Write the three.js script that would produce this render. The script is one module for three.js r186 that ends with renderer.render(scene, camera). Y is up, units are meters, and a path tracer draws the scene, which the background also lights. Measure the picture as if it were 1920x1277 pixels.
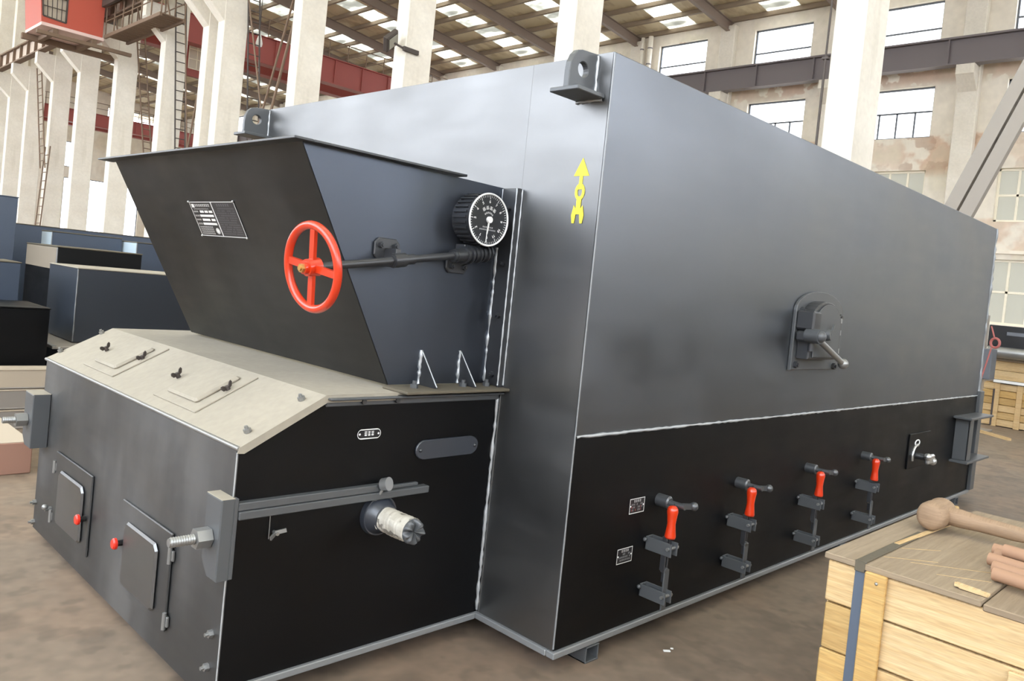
import * as THREE from 'three';
import { mergeGeometries } from 'three/addons/utils/BufferGeometryUtils.js';

// ---------------------------------------------------------------- camera, sky, exposure
const scene = new THREE.Scene();
const W = 1920, H = 1277, F = 1480.83, PX = 989.46, PY = 575.13;
const camera = new THREE.PerspectiveCamera(2 * Math.atan(H / 2 / F) * 180 / Math.PI, W / H, 0.05, 600);
{
  const yaw = 0.76675, pitch = -0.02594, roll = 0.10165;
  const f = new THREE.Vector3(Math.cos(yaw) * Math.cos(pitch), Math.sin(pitch), -Math.sin(yaw) * Math.cos(pitch));
  const r0 = f.clone().cross(new THREE.Vector3(0, 1, 0)).normalize(), u0 = r0.clone().cross(f);
  const r = r0.clone().multiplyScalar(Math.cos(roll)).addScaledVector(u0, Math.sin(roll));
  const u = r0.clone().multiplyScalar(-Math.sin(roll)).addScaledVector(u0, Math.cos(roll));
  camera.position.set(-2.5204, 1.508, 2.0801);
  camera.quaternion.setFromRotationMatrix(new THREE.Matrix4().makeBasis(r, u, f.clone().negate()));
  camera.setViewOffset(W, H, W / 2 - PX, H / 2 - PY, W, H);
}
const EXPOSURE = 8.0, SKY_STRENGTH = 1.0;
{ // bright overcast sky, a little bluer overhead
  const w = 64, h = 32, d = new Float32Array(w * h * 4);
  for (let j = 0; j < h; j++) for (let i = 0; i < w; i++) {
    const e = Math.max(0, ((j + 0.5) / h - 0.5) * 2), k = (j * w + i) * 4;
    d[k] = 0.96 - 0.16 * e; d[k + 1] = 1.02 - 0.09 * e; d[k + 2] = 1.1 + 0.03 * e; d[k + 3] = 1;
  }
  const t = new THREE.DataTexture(d, w, h, THREE.RGBAFormat, THREE.FloatType);
  t.mapping = THREE.EquirectangularReflectionMapping; t.magFilter = THREE.LinearFilter; t.needsUpdate = true;
  scene.background = t; scene.backgroundIntensity = SKY_STRENGTH;
}
const renderer = new THREE.WebGLRenderer({ antialias: true });
renderer.toneMapping = THREE.LinearToneMapping;
renderer.toneMappingExposure = EXPOSURE;
renderer.shadowMap.enabled = true;

// ---------------------------------------------------------------- small helpers
let seed = 12345;
const rnd = (a = 0, b = 1) => { seed = (seed * 1664525 + 1013904223) >>> 0; return a + (b - a) * seed / 4294967296; };
const V = (x, y, z) => new THREE.Vector3(x, y, z);
const lerp = (a, b, t) => a + (b - a) * t, clamp = (x, a = 0, b = 1) => Math.min(b, Math.max(a, x));
const sstep = (a, b, x) => { const t = clamp((x - a) / (b - a)); return t * t * (3 - 2 * t); };

function hash(x, y, s) { let h = Math.imul(x + 101, 0x9E3779B1) ^ Math.imul(y + 317, 0x85EBCA77) ^ Math.imul(s + 733, 0xC2B2AE3D); h = Math.imul(h ^ (h >>> 15), 0x2C1B3C6D); h = Math.imul(h ^ (h >>> 12), 0x297A2D39); return ((h ^ (h >>> 15)) >>> 0) / 4294967296; }
function vnoise(u, v, px, py, s) { // tiles over u, v in 0..1
  const x = u * px, y = v * py, xi = Math.floor(x), yi = Math.floor(y), fx = x - xi, fy = y - yi;
  const a = ((xi % px) + px) % px, b = (a + 1) % px, c = ((yi % py) + py) % py, d = (c + 1) % py;
  const sx = fx * fx * (3 - 2 * fx), sy = fy * fy * (3 - 2 * fy);
  return lerp(lerp(hash(a, c, s), hash(b, c, s), sx), lerp(hash(a, d, s), hash(b, d, s), sx), sy);
}
function fbm(u, v, px, py, oct, s) { let t = 0, a = 0.5, n = 0; for (let i = 0; i < oct; i++) { t += a * vnoise(u, v, px, py, s + i * 17); n += a; a *= 0.5; px *= 2; py *= 2; } return t / n; }
function tex(w, h, fn, srgb = true) {
  const d = new Uint8Array(w * h * 4);
  for (let j = 0; j < h; j++) for (let i = 0; i < w; i++) {
    const c = fn((i + 0.5) / w, (j + 0.5) / h), k = (j * w + i) * 4;
    d[k] = clamp(c[0], 0, 255); d[k + 1] = clamp(c[1], 0, 255); d[k + 2] = clamp(c[2], 0, 255); d[k + 3] = 255;
  }
  const t = new THREE.DataTexture(d, w, h, THREE.RGBAFormat);
  t.wrapS = t.wrapT = THREE.RepeatWrapping; t.magFilter = THREE.LinearFilter; t.minFilter = THREE.LinearMipmapLinearFilter; t.generateMipmaps = true;
  if (srgb) t.colorSpace = THREE.SRGBColorSpace;
  t.needsUpdate = true; return t;
}
const rep = (t, x, y = x) => { const c = t.clone(); c.repeat.set(x, y); c.needsUpdate = true; return c; };
const mixc = (a, b, t) => [lerp(a[0], b[0], t), lerp(a[1], b[1], t), lerp(a[2], b[2], t)];

// geometry: everything ends as non-indexed position / normal / uv (uv in metres by the face's main direction)
function prep(g, keepUV) {
  if (g.index) g = g.toNonIndexed();
  if (!g.attributes.normal) g.computeVertexNormals();
  for (const k of Object.keys(g.attributes)) if (!['position', 'normal', 'uv'].includes(k)) g.deleteAttribute(k);
  if (!keepUV || !g.attributes.uv) {
    const p = g.attributes.position, n = p.count, uv = new Float32Array(n * 2), a = V(), b = V(), c = V();
    for (let i = 0; i < n; i += 3) {
      a.fromBufferAttribute(p, i); b.fromBufferAttribute(p, i + 1); c.fromBufferAttribute(p, i + 2);
      b.sub(a); c.sub(a); b.cross(c);
      const x = Math.abs(b.x), y = Math.abs(b.y), z = Math.abs(b.z);
      for (let k = i; k < i + 3; k++) {
        const X = p.getX(k), Y = p.getY(k), Z = p.getZ(k);
        if (x >= y && x >= z) { uv[k * 2] = Z; uv[k * 2 + 1] = Y; } else if (y >= z) { uv[k * 2] = X; uv[k * 2 + 1] = Z; } else { uv[k * 2] = X; uv[k * 2 + 1] = Y; }
      }
    }
    g.setAttribute('uv', new THREE.BufferAttribute(uv, 2));
  }
  g.clearGroups(); return g;
}
const used = {};
function numbered(name) { used[name] = (used[name] || 0) + 1; return used[name] === 1 ? name : name + '_' + String(used[name] - 1).padStart(3, '0'); }
function mesh(name, geos, mat, parent = scene, o = {}) {
  geos = (Array.isArray(geos) ? geos.flat(9) : [geos]).map((g) => prep(g, o.keepUV));
  const m = new THREE.Mesh(geos.length === 1 ? geos[0] : mergeGeometries(geos), mat);
  m.name = parent === scene ? numbered(name) : name; m.castShadow = m.receiveShadow = true;
  if (o.label) m.userData.label = o.label;
  if (o.kind) m.userData.kind = o.kind;
  parent.add(m); return m;
}
function group(name, parent = scene) { const g = new THREE.Group(); g.name = parent === scene ? numbered(name) : name; parent.add(g); return g; }
function tag(o, label, category, grp) { o.userData.label = label; o.userData.category = category; if (grp) o.userData.group = grp; return o; }
const struct = (o) => { o.userData.kind = 'structure'; return o; };

function quads(list) { // list of polygons (arrays of Vector3, planar convex), flat shaded
  const p = [], n = [];
  for (const q of list) {
    const N = q[1].clone().sub(q[0]).cross(q[2].clone().sub(q[0])).normalize();
    for (let i = 1; i < q.length - 1; i++) for (const v of [q[0], q[i], q[i + 1]]) { p.push(v.x, v.y, v.z); n.push(N.x, N.y, N.z); }
  }
  const g = new THREE.BufferGeometry();
  g.setAttribute('position', new THREE.Float32BufferAttribute(p, 3)); g.setAttribute('normal', new THREE.Float32BufferAttribute(n, 3));
  return g;
}
function bb(x0, x1, y0, y1, z0, z1, r = 0.003) { // box with chamfered edges and truly flat faces
  if (x0 > x1) [x0, x1] = [x1, x0]; if (y0 > y1) [y0, y1] = [y1, y0]; if (z0 > z1) [z0, z1] = [z1, z0];
  r = Math.min(r, (x1 - x0) / 3, (y1 - y0) / 3, (z1 - z0) / 3);
  const lo = [x0, y0, z0], hi = [x1, y1, z1], polys = [];
  const at = (s, full) => { const q = [0, 0, 0]; for (let a = 0; a < 3; a++) q[a] = s[a] > 0 ? hi[a] - (a === full ? 0 : r) : lo[a] + (a === full ? 0 : r); return V(...q); };
  const ctr = V((x0 + x1) / 2, (y0 + y1) / 2, (z0 + z1) / 2);
  const add = (q) => { const N = q[1].clone().sub(q[0]).cross(q[2].clone().sub(q[0])); if (N.dot(q[0].clone().sub(ctr)) < 0) q.reverse(); polys.push(q); };
  for (let a = 0; a < 3; a++) for (const s of [-1, 1]) {
    const b = (a + 1) % 3, c = (a + 2) % 3;
    add([[-1, -1], [1, -1], [1, 1], [-1, 1]].map(([i, j]) => { const S = [0, 0, 0]; S[a] = s; S[b] = i; S[c] = j; return at(S, a); }));
  }
  for (let a = 0; a < 3; a++) for (const s of [-1, 1]) for (const t of [-1, 1]) {
    const b = (a + 1) % 3, c = (a + 2) % 3, S = [0, 0, 0], T = [0, 0, 0]; S[b] = T[b] = s; S[c] = T[c] = t; S[a] = -1; T[a] = 1;
    add([at(S, b), at(T, b), at(T, c), at(S, c)]);
  }
  for (const i of [-1, 1]) for (const j of [-1, 1]) for (const k of [-1, 1]) add([at([i, j, k], 0), at([i, j, k], 1), at([i, j, k], 2)]);
  return quads(polys);
}
const box = (x0, x1, y0, y1, z0, z1) => { const g = new THREE.BoxGeometry(Math.abs(x1 - x0), Math.abs(y1 - y0), Math.abs(z1 - z0)); g.translate((x0 + x1) / 2, (y0 + y1) / 2, (z0 + z1) / 2); return g; };
function rod(a, b, r, seg = 8, r2 = r) {
  const d = b.clone().sub(a), g = new THREE.CylinderGeometry(r2, r, d.length(), seg);
  g.applyQuaternion(new THREE.Quaternion().setFromUnitVectors(V(0, 1, 0), d.clone().normalize())); g.translate((a.x + b.x) / 2, (a.y + b.y) / 2, (a.z + b.z) / 2); return g;
}
function bar(a, b, w, t, side = V(0, 1, 0)) { // rectangular bar from a to b, w along 'side', t across
  const d = b.clone().sub(a), L = d.length(); d.normalize();
  const n = d.clone().cross(side).normalize(), s = n.clone().cross(d).normalize();
  const g = new THREE.BoxGeometry(L, w, t); g.applyMatrix4(new THREE.Matrix4().makeBasis(d, s, n)); g.translate((a.x + b.x) / 2, (a.y + b.y) / 2, (a.z + b.z) / 2); return g;
}
function shapeOf(pts, holes) { const s = new THREE.Shape(pts.map((p) => new THREE.Vector2(p[0], p[1]))); for (const h of holes || []) s.holes.push(new THREE.Path(h.map((p) => new THREE.Vector2(p[0], p[1])))); return s; }
function ext(pts, d, holes, bev = 0, seg = 1) {
  return new THREE.ExtrudeGeometry(pts.isShape ? pts : shapeOf(pts, holes), { depth: d - 2 * bev, bevelEnabled: bev > 0, bevelSize: bev, bevelThickness: bev, bevelSegments: seg, bevelOffset: -bev, curveSegments: 20 }).translate(0, 0, bev);
}
const BX = new THREE.Matrix4().makeBasis(V(0, 0, -1), V(0, 1, 0), V(1, 0, 0)), BY = new THREE.Matrix4().makeBasis(V(1, 0, 0), V(0, 0, -1), V(0, 1, 0));
const exX = (zy, x0, x1, holes, bev) => ext(zy.map(([z, y]) => [-z, y]), x1 - x0, holes && holes.map((h) => h.map(([z, y]) => [-z, y])), bev).applyMatrix4(BX).translate(x0, 0, 0);
const exY = (xz, y0, y1, holes, bev) => ext(xz.map(([x, z]) => [x, -z]), y1 - y0, holes && holes.map((h) => h.map(([x, z]) => [x, -z])), bev).applyMatrix4(BY).translate(0, y0, 0);
const exZ = (xy, z0, z1, holes, bev) => ext(xy, z1 - z0, holes, bev).translate(0, 0, z0);
const circ = (cx, cy, r, n = 20) => Array.from({ length: n }, (_, i) => [cx + r * Math.cos(i / n * 2 * Math.PI), cy + r * Math.sin(i / n * 2 * Math.PI)]);
function hexnut(c, dir, r, h) { const g = new THREE.CylinderGeometry(r, r, h, 6); const gg = g.toNonIndexed(); gg.computeVertexNormals(); gg.applyQuaternion(new THREE.Quaternion().setFromUnitVectors(V(0, 1, 0), dir.clone().normalize())); gg.translate(c.x, c.y, c.z); return gg; }
const ball = (c, r, s = 12) => new THREE.SphereGeometry(r, s, Math.max(6, s * 0.7 | 0)).translate(c.x, c.y, c.z);
function weld(a, b, r, step = 0.014, jit = 0.35) { // lumpy bead
  const d = b.clone().sub(a), L = d.length(), n = Math.max(2, Math.round(L / step)), D = d.clone().normalize();
  const u = (Math.abs(D.y) < 0.9 ? V(0, 1, 0) : V(1, 0, 0)).cross(D).normalize(), v = D.clone().cross(u), S = 6, ring = [];
  for (let i = 0; i <= n; i++) {
    const c = a.clone().addScaledVector(d, i / n).addScaledVector(u, rnd(-1, 1) * r * jit * 0.5).addScaledVector(v, rnd(-1, 1) * r * jit * 0.5), q = r * (1 + rnd(-jit, jit));
    ring.push(Array.from({ length: S }, (_, k) => c.clone().addScaledVector(u, q * Math.cos(k / S * 2 * Math.PI)).addScaledVector(v, q * Math.sin(k / S * 2 * Math.PI))));
  }
  const p = [], idx = [];
  for (const R of ring) for (const q of R) p.push(q.x, q.y, q.z);
  for (let i = 0; i < n; i++) for (let k = 0; k < S; k++) { const A = i * S + k, B = i * S + (k + 1) % S; idx.push(A, B, A + S, B, B + S, A + S); }
  const g = new THREE.BufferGeometry(); g.setAttribute('position', new THREE.Float32BufferAttribute(p, 3)); g.setIndex(idx); g.computeVertexNormals(); return g;
}
function ibeam(len, w, h, tf, tw) { // I section along +z from 0, centred on x, from y=0 up
  return [box(-w / 2, w / 2, 0, tf, 0, len), box(-w / 2, w / 2, h - tf, h, 0, len), box(-tw / 2, tw / 2, tf, h - tf, 0, len)];
}

// ---------------------------------------------------------------- materials
const M = {};
const std = (o) => new THREE.MeshStandardMaterial(o), phy = (o) => new THREE.MeshPhysicalMaterial(o);
{
  const paintMap = tex(512, 512, (u, v) => { const n = fbm(u, v, 3, 3, 5, 1), f = fbm(u, v, 40, 40, 3, 9); const k = 0.85 + 0.5 * (n - 0.5) + 0.16 * (f - 0.5); return [25 * k, 26 * k, 28 * k]; });
  const paintRough = tex(512, 512, (u, v) => { const n = fbm(u, v, 4, 4, 5, 31), s = fbm(u, v, 3, 14, 4, 77); const k = 128 + 46 * (n - 0.5) + 34 * (s - 0.5); return [k, k, k]; }, false);
  M.paint = phy({ map: rep(paintMap, 0.7), roughness: 0.78, roughnessMap: rep(paintRough, 0.6), ior: 2.75, specularColor: 0xeef4ff, color: 0xffffff });
  M.paintShaded = phy({ map: rep(paintMap, 0.7), roughness: 0.95, roughnessMap: rep(paintRough, 0.8), ior: 1.5, specularIntensity: 0.5, color: 0x70707a });  // shaded copy of the body paint: dark low reflections put into colour and gloss
  M.paintSmear = phy({ map: rep(paintMap, 0.9), roughness: 0.8, roughnessMap: rep(paintRough, 0.9), ior: 2.55, color: 0xffffff });
  const smear = tex(512, 512, (u, v) => { const a = fbm(u + 0.15 * fbm(u, v, 3, 3, 2, 71), v, 3, 2, 5, 61), b = fbm(u, v, 16, 5, 4, 66); const k = sstep(0.3, 0.72, a * 0.75 + b * 0.25); return [22 + 66 * k, 23 + 65 * k, 24 + 64 * k]; });
  M.paintPlate = phy({ map: rep(smear, 0.55), roughness: 0.95, roughnessMap: rep(paintRough, 0.9), ior: 1.85, color: 0xd8d8d8 });
  M.paintHop = phy({ map: rep(paintMap, 0.7), roughness: 0.8, roughnessMap: rep(paintRough, 0.6), ior: 2.15, specularColor: 0xdce8ff });
  M.paintHopFront = phy({ map: rep(smear, 0.4), roughness: 0.95, roughnessMap: rep(paintRough, 0.9), ior: 1.5, color: 0x6c6866 });
  M.part = phy({ color: 0x2c2d30, roughness: 0.38, ior: 1.7 });
  M.partLight = phy({ color: 0x4c4e50, roughness: 0.4, ior: 1.6 });
  M.partMid = phy({ color: 0x3c3e40, roughness: 0.34, ior: 1.9 });
  M.weld = std({ color: 0xb9bcbe, roughness: 0.42, metalness: 0.55 });
  M.edge = std({ color: 0x8d8f90, roughness: 0.4, metalness: 0.4 });
  const dust = tex(512, 512, (u, v) => { const n = fbm(u, v, 4, 4, 5, 5), f = fbm(u, v, 60, 60, 2, 8); const k = 1 + 0.1 * (n - 0.5) + 0.06 * (f - 0.5); return [157 * k, 149 * k, 134 * k]; });
  M.dust = std({ map: rep(dust, 0.8), roughness: 0.7 });
  M.dustDark = std({ map: rep(dust, 0.8), color: 0x9a968c, roughness: 0.75 });
  M.red = phy({ color: 0xcb3410, roughness: 0.28, clearcoat: 0.6, clearcoatRoughness: 0.2 });
  M.redKnob = phy({ color: 0xd8301c, roughness: 0.3 });
  M.brass = std({ color: 0xcaa060, roughness: 0.35, metalness: 0.7 });
  M.chrome = std({ color: 0xc8c8c6, roughness: 0.28, metalness: 0.85 });
  M.steel = std({ color: 0x9a9a98, roughness: 0.4, metalness: 0.75 });
  M.white = std({ color: 0xe8e8e6, roughness: 0.45 });
  M.black = phy({ color: 0x141416, roughness: 0.35 });
  M.yellow = std({ color: 0xf2e23a, roughness: 0.6 });
  const wrap = tex(256, 256, (u, v) => { const n = fbm(u, v, 6, 5, 5, 41), s = fbm(u, v, 3, 18, 3, 52), d = sstep(0.66, 0.72, fbm(u, v, 7, 7, 3, 61)); const c = mixc([168, 160, 146], [205, 200, 188], n + s - 0.5); return mixc(c, [70, 66, 60], d * 0.5); });
  M.wrap = std({ map: rep(wrap, 4, 4), roughness: 0.7, bumpMap: rep(wrap, 4, 4), bumpScale: 0.004 });

  const floorT = tex(1024, 1024, (u, v) => {
    const a = fbm(u, v, 4, 4, 6, 101), b = fbm(u, v, 18, 18, 4, 131), c = fbm(u, v, 140, 140, 2, 151), d = sstep(0.6, 0.72, fbm(u, v, 26, 26, 4, 171)), e = sstep(0.62, 0.75, fbm(u, v, 70, 70, 3, 191));
    let col = mixc([128, 111, 95], [160, 142, 123], clamp(a * 1.5 - 0.25)); col = mixc(col, [168, 138, 114], 0.35 * sstep(0.45, 0.7, b)); col = mixc(col, [100, 88, 76], 0.3 * d); col = mixc(col, [92, 80, 68], 0.22 * e);
    const k = 0.79 + 0.14 * c; return [col[0] * k, col[1] * k, col[2] * k];
  });
  M.floor = std({ map: rep(floorT, 1 / 7), roughness: 0.62 });
  const plaster = tex(1024, 1024, (u, v) => { const n = fbm(u, v, 5, 5, 5, 201), f = fbm(u, v, 30, 30, 4, 211), g = sstep(0.55, 0.75, fbm(u, v, 7, 3, 5, 221)); let c = mixc([226, 216, 200], [240, 232, 218], n); c = mixc(c, [214, 196, 172], 0.5 * g); const k = 0.96 + 0.08 * f; return [c[0] * k, c[1] * k, c[2] * k]; });
  M.plaster = std({ map: rep(plaster, 1 / 9), roughness: 0.85 });
  // east wall: two bays (11.8 m) x 18 m with flaked brown patches under the sills
  const eastT = tex(1024, 1536, (u, v) => {
    const y = v * 18, z = u * 11.8, n = fbm(u, v, 6, 9, 5, 301), f = fbm(u, v, 50, 70, 3, 311), g = fbm(u, v, 10, 16, 5, 321), q = fbm(u, v, 24, 36, 4, 331);
    let c = mixc([220, 211, 196], [238, 230, 217], n);
    const zz = (z % 5.9), inb = sstep(0.5, 1.2, zz) * (1 - sstep(3.9, 5.0, zz));
    const patch = (y0, y1, a) => sstep(y0, y0 + 0.5, y) * (1 - sstep(y1 - 0.15, y1, y)) * a;
    const p1 = patch(7.9, 9.9, 0.85) * (0.4 + 0.6 * inb), p2 = patch(11.9, 12.9, 0.7), p3 = patch(4.5, 6.3, 0.55);
    c = mixc(c, [196, 158, 132], 0.75 * sstep(0.42, 0.56, g) * (p1 + p3)); c = mixc(c, [176, 136, 112], 0.75 * sstep(0.46, 0.54, q) * p2); c = mixc(c, [158, 124, 102], 0.5 * sstep(0.5, 0.6, q) * p1);
    c = mixc(c, [206, 200, 176], 0.35 * sstep(0.5, 0.7, g)); const k = 0.96 + 0.08 * f; return [c[0] * k, c[1] * k, c[2] * k];
  });
  M.east = std({ map: rep(eastT, 1 / 11.8, 1 / 18), roughness: 0.88 });
  const colT = tex(512, 1024, (u, v) => { const n = fbm(u, v, 4, 10, 5, 401), f = fbm(u, v, 40, 90, 3, 411), s = sstep(0.6, 0.8, fbm(u, v, 14, 3, 4, 421)); let c = mixc([216, 208, 194], [231, 225, 214], n); c = mixc(c, [202, 194, 178], 0.4 * s); const k = 0.97 + 0.06 * f; return [c[0] * k, c[1] * k, c[2] * k]; });
  M.column = std({ map: rep(colT, 1 / 3, 1 / 6), roughness: 0.8 });
  const roofT = tex(512, 512, (u, v) => { const n = fbm(u, v, 6, 6, 5, 501), s = sstep(0.5, 0.7, fbm(u, v, 8, 20, 4, 511)); return mixc(mixc([204, 190, 158], [226, 213, 184], n), [164, 142, 112], 0.4 * s); });
  M.roof = std({ map: rep(roofT, 1 / 8), roughness: 0.7 });
  const skyT = tex(256, 256, (u, v) => { const n = fbm(u, v, 5, 7, 5, 541), b = sstep(0.35, 0.65, fbm(u, v, 9, 4, 3, 551)); const k = clamp(0.5 + 0.4 * n + 0.3 * b, 0, 1); return [250 * k, 246 * k, 232 * k]; });
  M.skylight = phy({ map: rep(skyT, 1 / 6), roughness: 0.95, transmission: 0.85, thickness: 0, ior: 1.4 });
  M.palePane = std({ color: 0xc2b6a6, roughness: 0.3 });  // even pale opaque colour for the cab panes
  M.paleReflection = std({ color: 0xb9c9d2, roughness: 0.5 });  // bright reflection painted as a pale blue colour on box ends
  M.glass = phy({ color: 0xffffff, roughness: 0.02, transmission: 1, thickness: 0, ior: 1.45 });
  M.frost = phy({ color: 0xa9a699, roughness: 0.75, transmission: 0.1, thickness: 0, ior: 1.45 });
  M.mullion = std({ color: 0x63676e, roughness: 0.6 });
  M.creamFrame = std({ color: 0xeee6d2, roughness: 0.6 });
  M.rafter = std({ color: 0x8a7a70, roughness: 0.6 });
  M.purlin = std({ color: 0x8c7c6a, roughness: 0.65 });
  M.craneRed = phy({ color: 0x964842, roughness: 0.5 });
  M.cabRed = phy({ color: 0xb4503f, roughness: 0.5 });
  M.cabPink = std({ color: 0xdcc0ba, roughness: 0.7 });
  M.rust = std({ color: 0x75604f, roughness: 0.8 });
  M.girder = phy({ color: 0x6e6668, roughness: 0.45 });
  M.girderLight = std({ color: 0xc8b8aa, roughness: 0.6 });
  M.darkSteel = std({ color: 0x4c4440, roughness: 0.6, metalness: 0.3 });
  M.strut = std({ color: 0x8e867c, roughness: 0.6 });
  M.blueSteel = phy({ color: 0x3c4656, roughness: 0.4, ior: 1.6 });
  M.coverBlue = phy({ color: 0x2a2f38, roughness: 0.38, ior: 1.9 });
  const woodFn = (A, B, s, q = 0.2) => tex(512, 512, (u, v) => { const w = fbm(u, v, 2, 8, 3, s) * 0.05, g = fbm(u + w, v + w, 3, 60, 4, s + 3), l = fbm(u, v, 4, 5, 4, s + 7), f = vnoise(u, v, 30, 256, s + 11); const k = 1 - q / 2 + q * f; const c = mixc(A, B, clamp(g * 1.3 + l * 0.4 - 0.35)); return [c[0] * k, c[1] * k, c[2] * k]; });
  const pine = woodFn([205, 178, 134], [226, 207, 170], 601, 0.13), dusty = woodFn([136, 122, 103], [154, 140, 120], 631, 0.06);
  M.pine = [0xe8dfd2, 0xd8caae, 0xe4d8c6, 0xcebc98, 0xdcc89e].map((c) => std({ map: rep(pine, 1.0, 1.6), color: c, roughness: 0.75 }));
  M.dustyWood = [0xfffaf4, 0xfaf4ec, 0xf2eae2].map((c) => std({ map: rep(dusty, 1.1, 1.6), color: c, roughness: 0.85 }));
  M.malletWood = std({ map: rep(dusty, 3, 3), color: 0xffeadb, roughness: 0.7 });
  M.rustRod = std({ color: 0x9f7c62, roughness: 0.75 });
  M.strap = std({ color: 0x6d7a8c, roughness: 0.35, metalness: 0.6 });
  M.tan = std({ color: 0x8f8474, roughness: 0.6 });
  M.hose = std({ color: 0xa8605a, roughness: 0.7 });
  M.pink = std({ color: 0xa8806f, roughness: 0.8 });
  M.beige = std({ color: 0xb9ab98, roughness: 0.8 });
  M.greyChannel = std({ color: 0x9a938c, roughness: 0.55, metalness: 0.2 });
  M.ground = std({ color: 0xb4ada2, roughness: 0.9 });
}
const FL = -0.1;

// ================================================================= THE HALL
struct(mesh('floor', box(-16.5, 34.5, FL - 0.3, FL, -90.5, 26.5), M.floor));
struct(mesh('ground', box(-200, 250, FL - 1.2, FL - 0.4, -300, 220), M.ground));

// east wall, far side of the next bay: windows in four rows per 5.9 m bay
const EX = 34, BAY = 5.9, winC = (k) => 0.3 - BAY * k + 0.0;   // window centres: 0.3, -5.6, -11.5 ...
const rows = [[13.75, 15.75, 3.1], [9.75, 12.0, 3.1], [6.1, 8.3, 3.1], [1.9, 4.55, 3.1]];
{
  const holes = [], cut = (c, r) => [[c - r[2] / 2, r[0]], [c + r[2] / 2, r[0]], [c + r[2] / 2, r[1]], [c - r[2] / 2, r[1]]];
  for (let k = -4; k < 15; k++) for (const r of rows) holes.push(cut(winC(k), r));
  struct(mesh('wall_east', exX([[-90.5, FL - 0.3], [26.5, FL - 0.3], [26.5, 17.6], [-90.5, 17.6]], EX, EX + 0.4, holes), M.east));
  for (let k = -4; k < 15; k++) rows.forEach((r, ri) => {
    const c = winC(k), w = struct(group('window_' + (used.windows = (used.windows || 0) + 1))), x = EX + 0.22, z0 = c - r[2] / 2, z1 = c + r[2] / 2, [y0, y1] = r;
    const low = ri >= 2, fm = low ? M.creamFrame : M.mullion, pm = low ? M.frost : M.glass, t = low ? 0.09 : 0.075, near = k > -2 && k < 5;
    mesh('window_frame', [box(x - 0.04, x + 0.04, y0, y0 + t, z0, z1), box(x - 0.04, x + 0.04, y1 - t, y1, z0, z1), box(x - 0.04, x + 0.04, y0, y1, z0, z0 + t), box(x - 0.04, x + 0.04, y0, y1, z1 - t, z1)], fm, w);
    const pane = (a, b, e, f) => mesh('pane', quads([[V(x, a, e), V(x, a, f), V(x, b, f), V(x, b, e)]]), pm, w);
    const hm = (y) => mesh('mullion', box(x - 0.03, x + 0.03, y - t / 2, y + t / 2, z0 + t, z1 - t), fm, w), vm = (z, a, b) => mesh('mullion', box(x - 0.03, x + 0.03, a, b, z - t / 2, z + t / 2), fm, w);
    if (!near) { pane(y0, y1, z0, z1); return; }
    if (ri === 0) { const ym = lerp(y0, y1, 0.4); hm(ym); pane(ym, y1, z0, z1); pane(y0, ym, z0, z1); }
    else {
      const ym = lerp(y0, y1, ri === 1 ? 0.52 : 0.5); hm(ym);
      const n = ri === 1 ? 4 : 4;
      for (let i = 0; i < n; i++) { const a = lerp(z0, z1, i / n), b = lerp(z0, z1, (i + 1) / n); pane(y0, ym, a, b); if (low) pane(ym, y1, a, b); if (i) vm(a, y0 + t, low ? y1 - t : ym); }
      if (!low) pane(ym, y1, z0, z1);
    }
  });
  for (let k = -4; k < 15; k++) { // pilasters with a corbel under the crane beam
    const z = 3.25 - BAY * k;
    struct(mesh('column', [bb(EX - 0.35, EX + 0.05, FL, 16.1, z - 0.42, z + 0.42, 0.03), exZ([[EX - 0.35, 11.5], [EX - 1.0, 12.1], [EX - 1.0, 12.5], [EX - 0.35, 12.5]], z - 0.35, z + 0.35)], M.column));
  }
  struct(mesh('trim_1', box(EX - 0.12, EX + 0.02, 4.78, 4.92, -90, 26), M.plaster));
}
// the row of tall concrete columns between the bays (corner toward the camera at x = 10)
const colZ = [2.9, -3.2, -9.45, -15.45, -21.15, -26.7, -28.0, -32.1, -37.6, -43.0, -47.6, -52.6, -56.8, -61, -65.2, -69.4, -73.6, 8.9, 14.9, 20.9];
for (const z of colZ) struct(mesh('column', [bb(10, 10.9, FL, 19.4, z - 0.52, z, 0.025), exZ([[10.02, 10.0], [9.15, 10.85], [9.15, 11.45], [10.02, 11.45]], z - 0.5, z - 0.02)], M.column));
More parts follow.
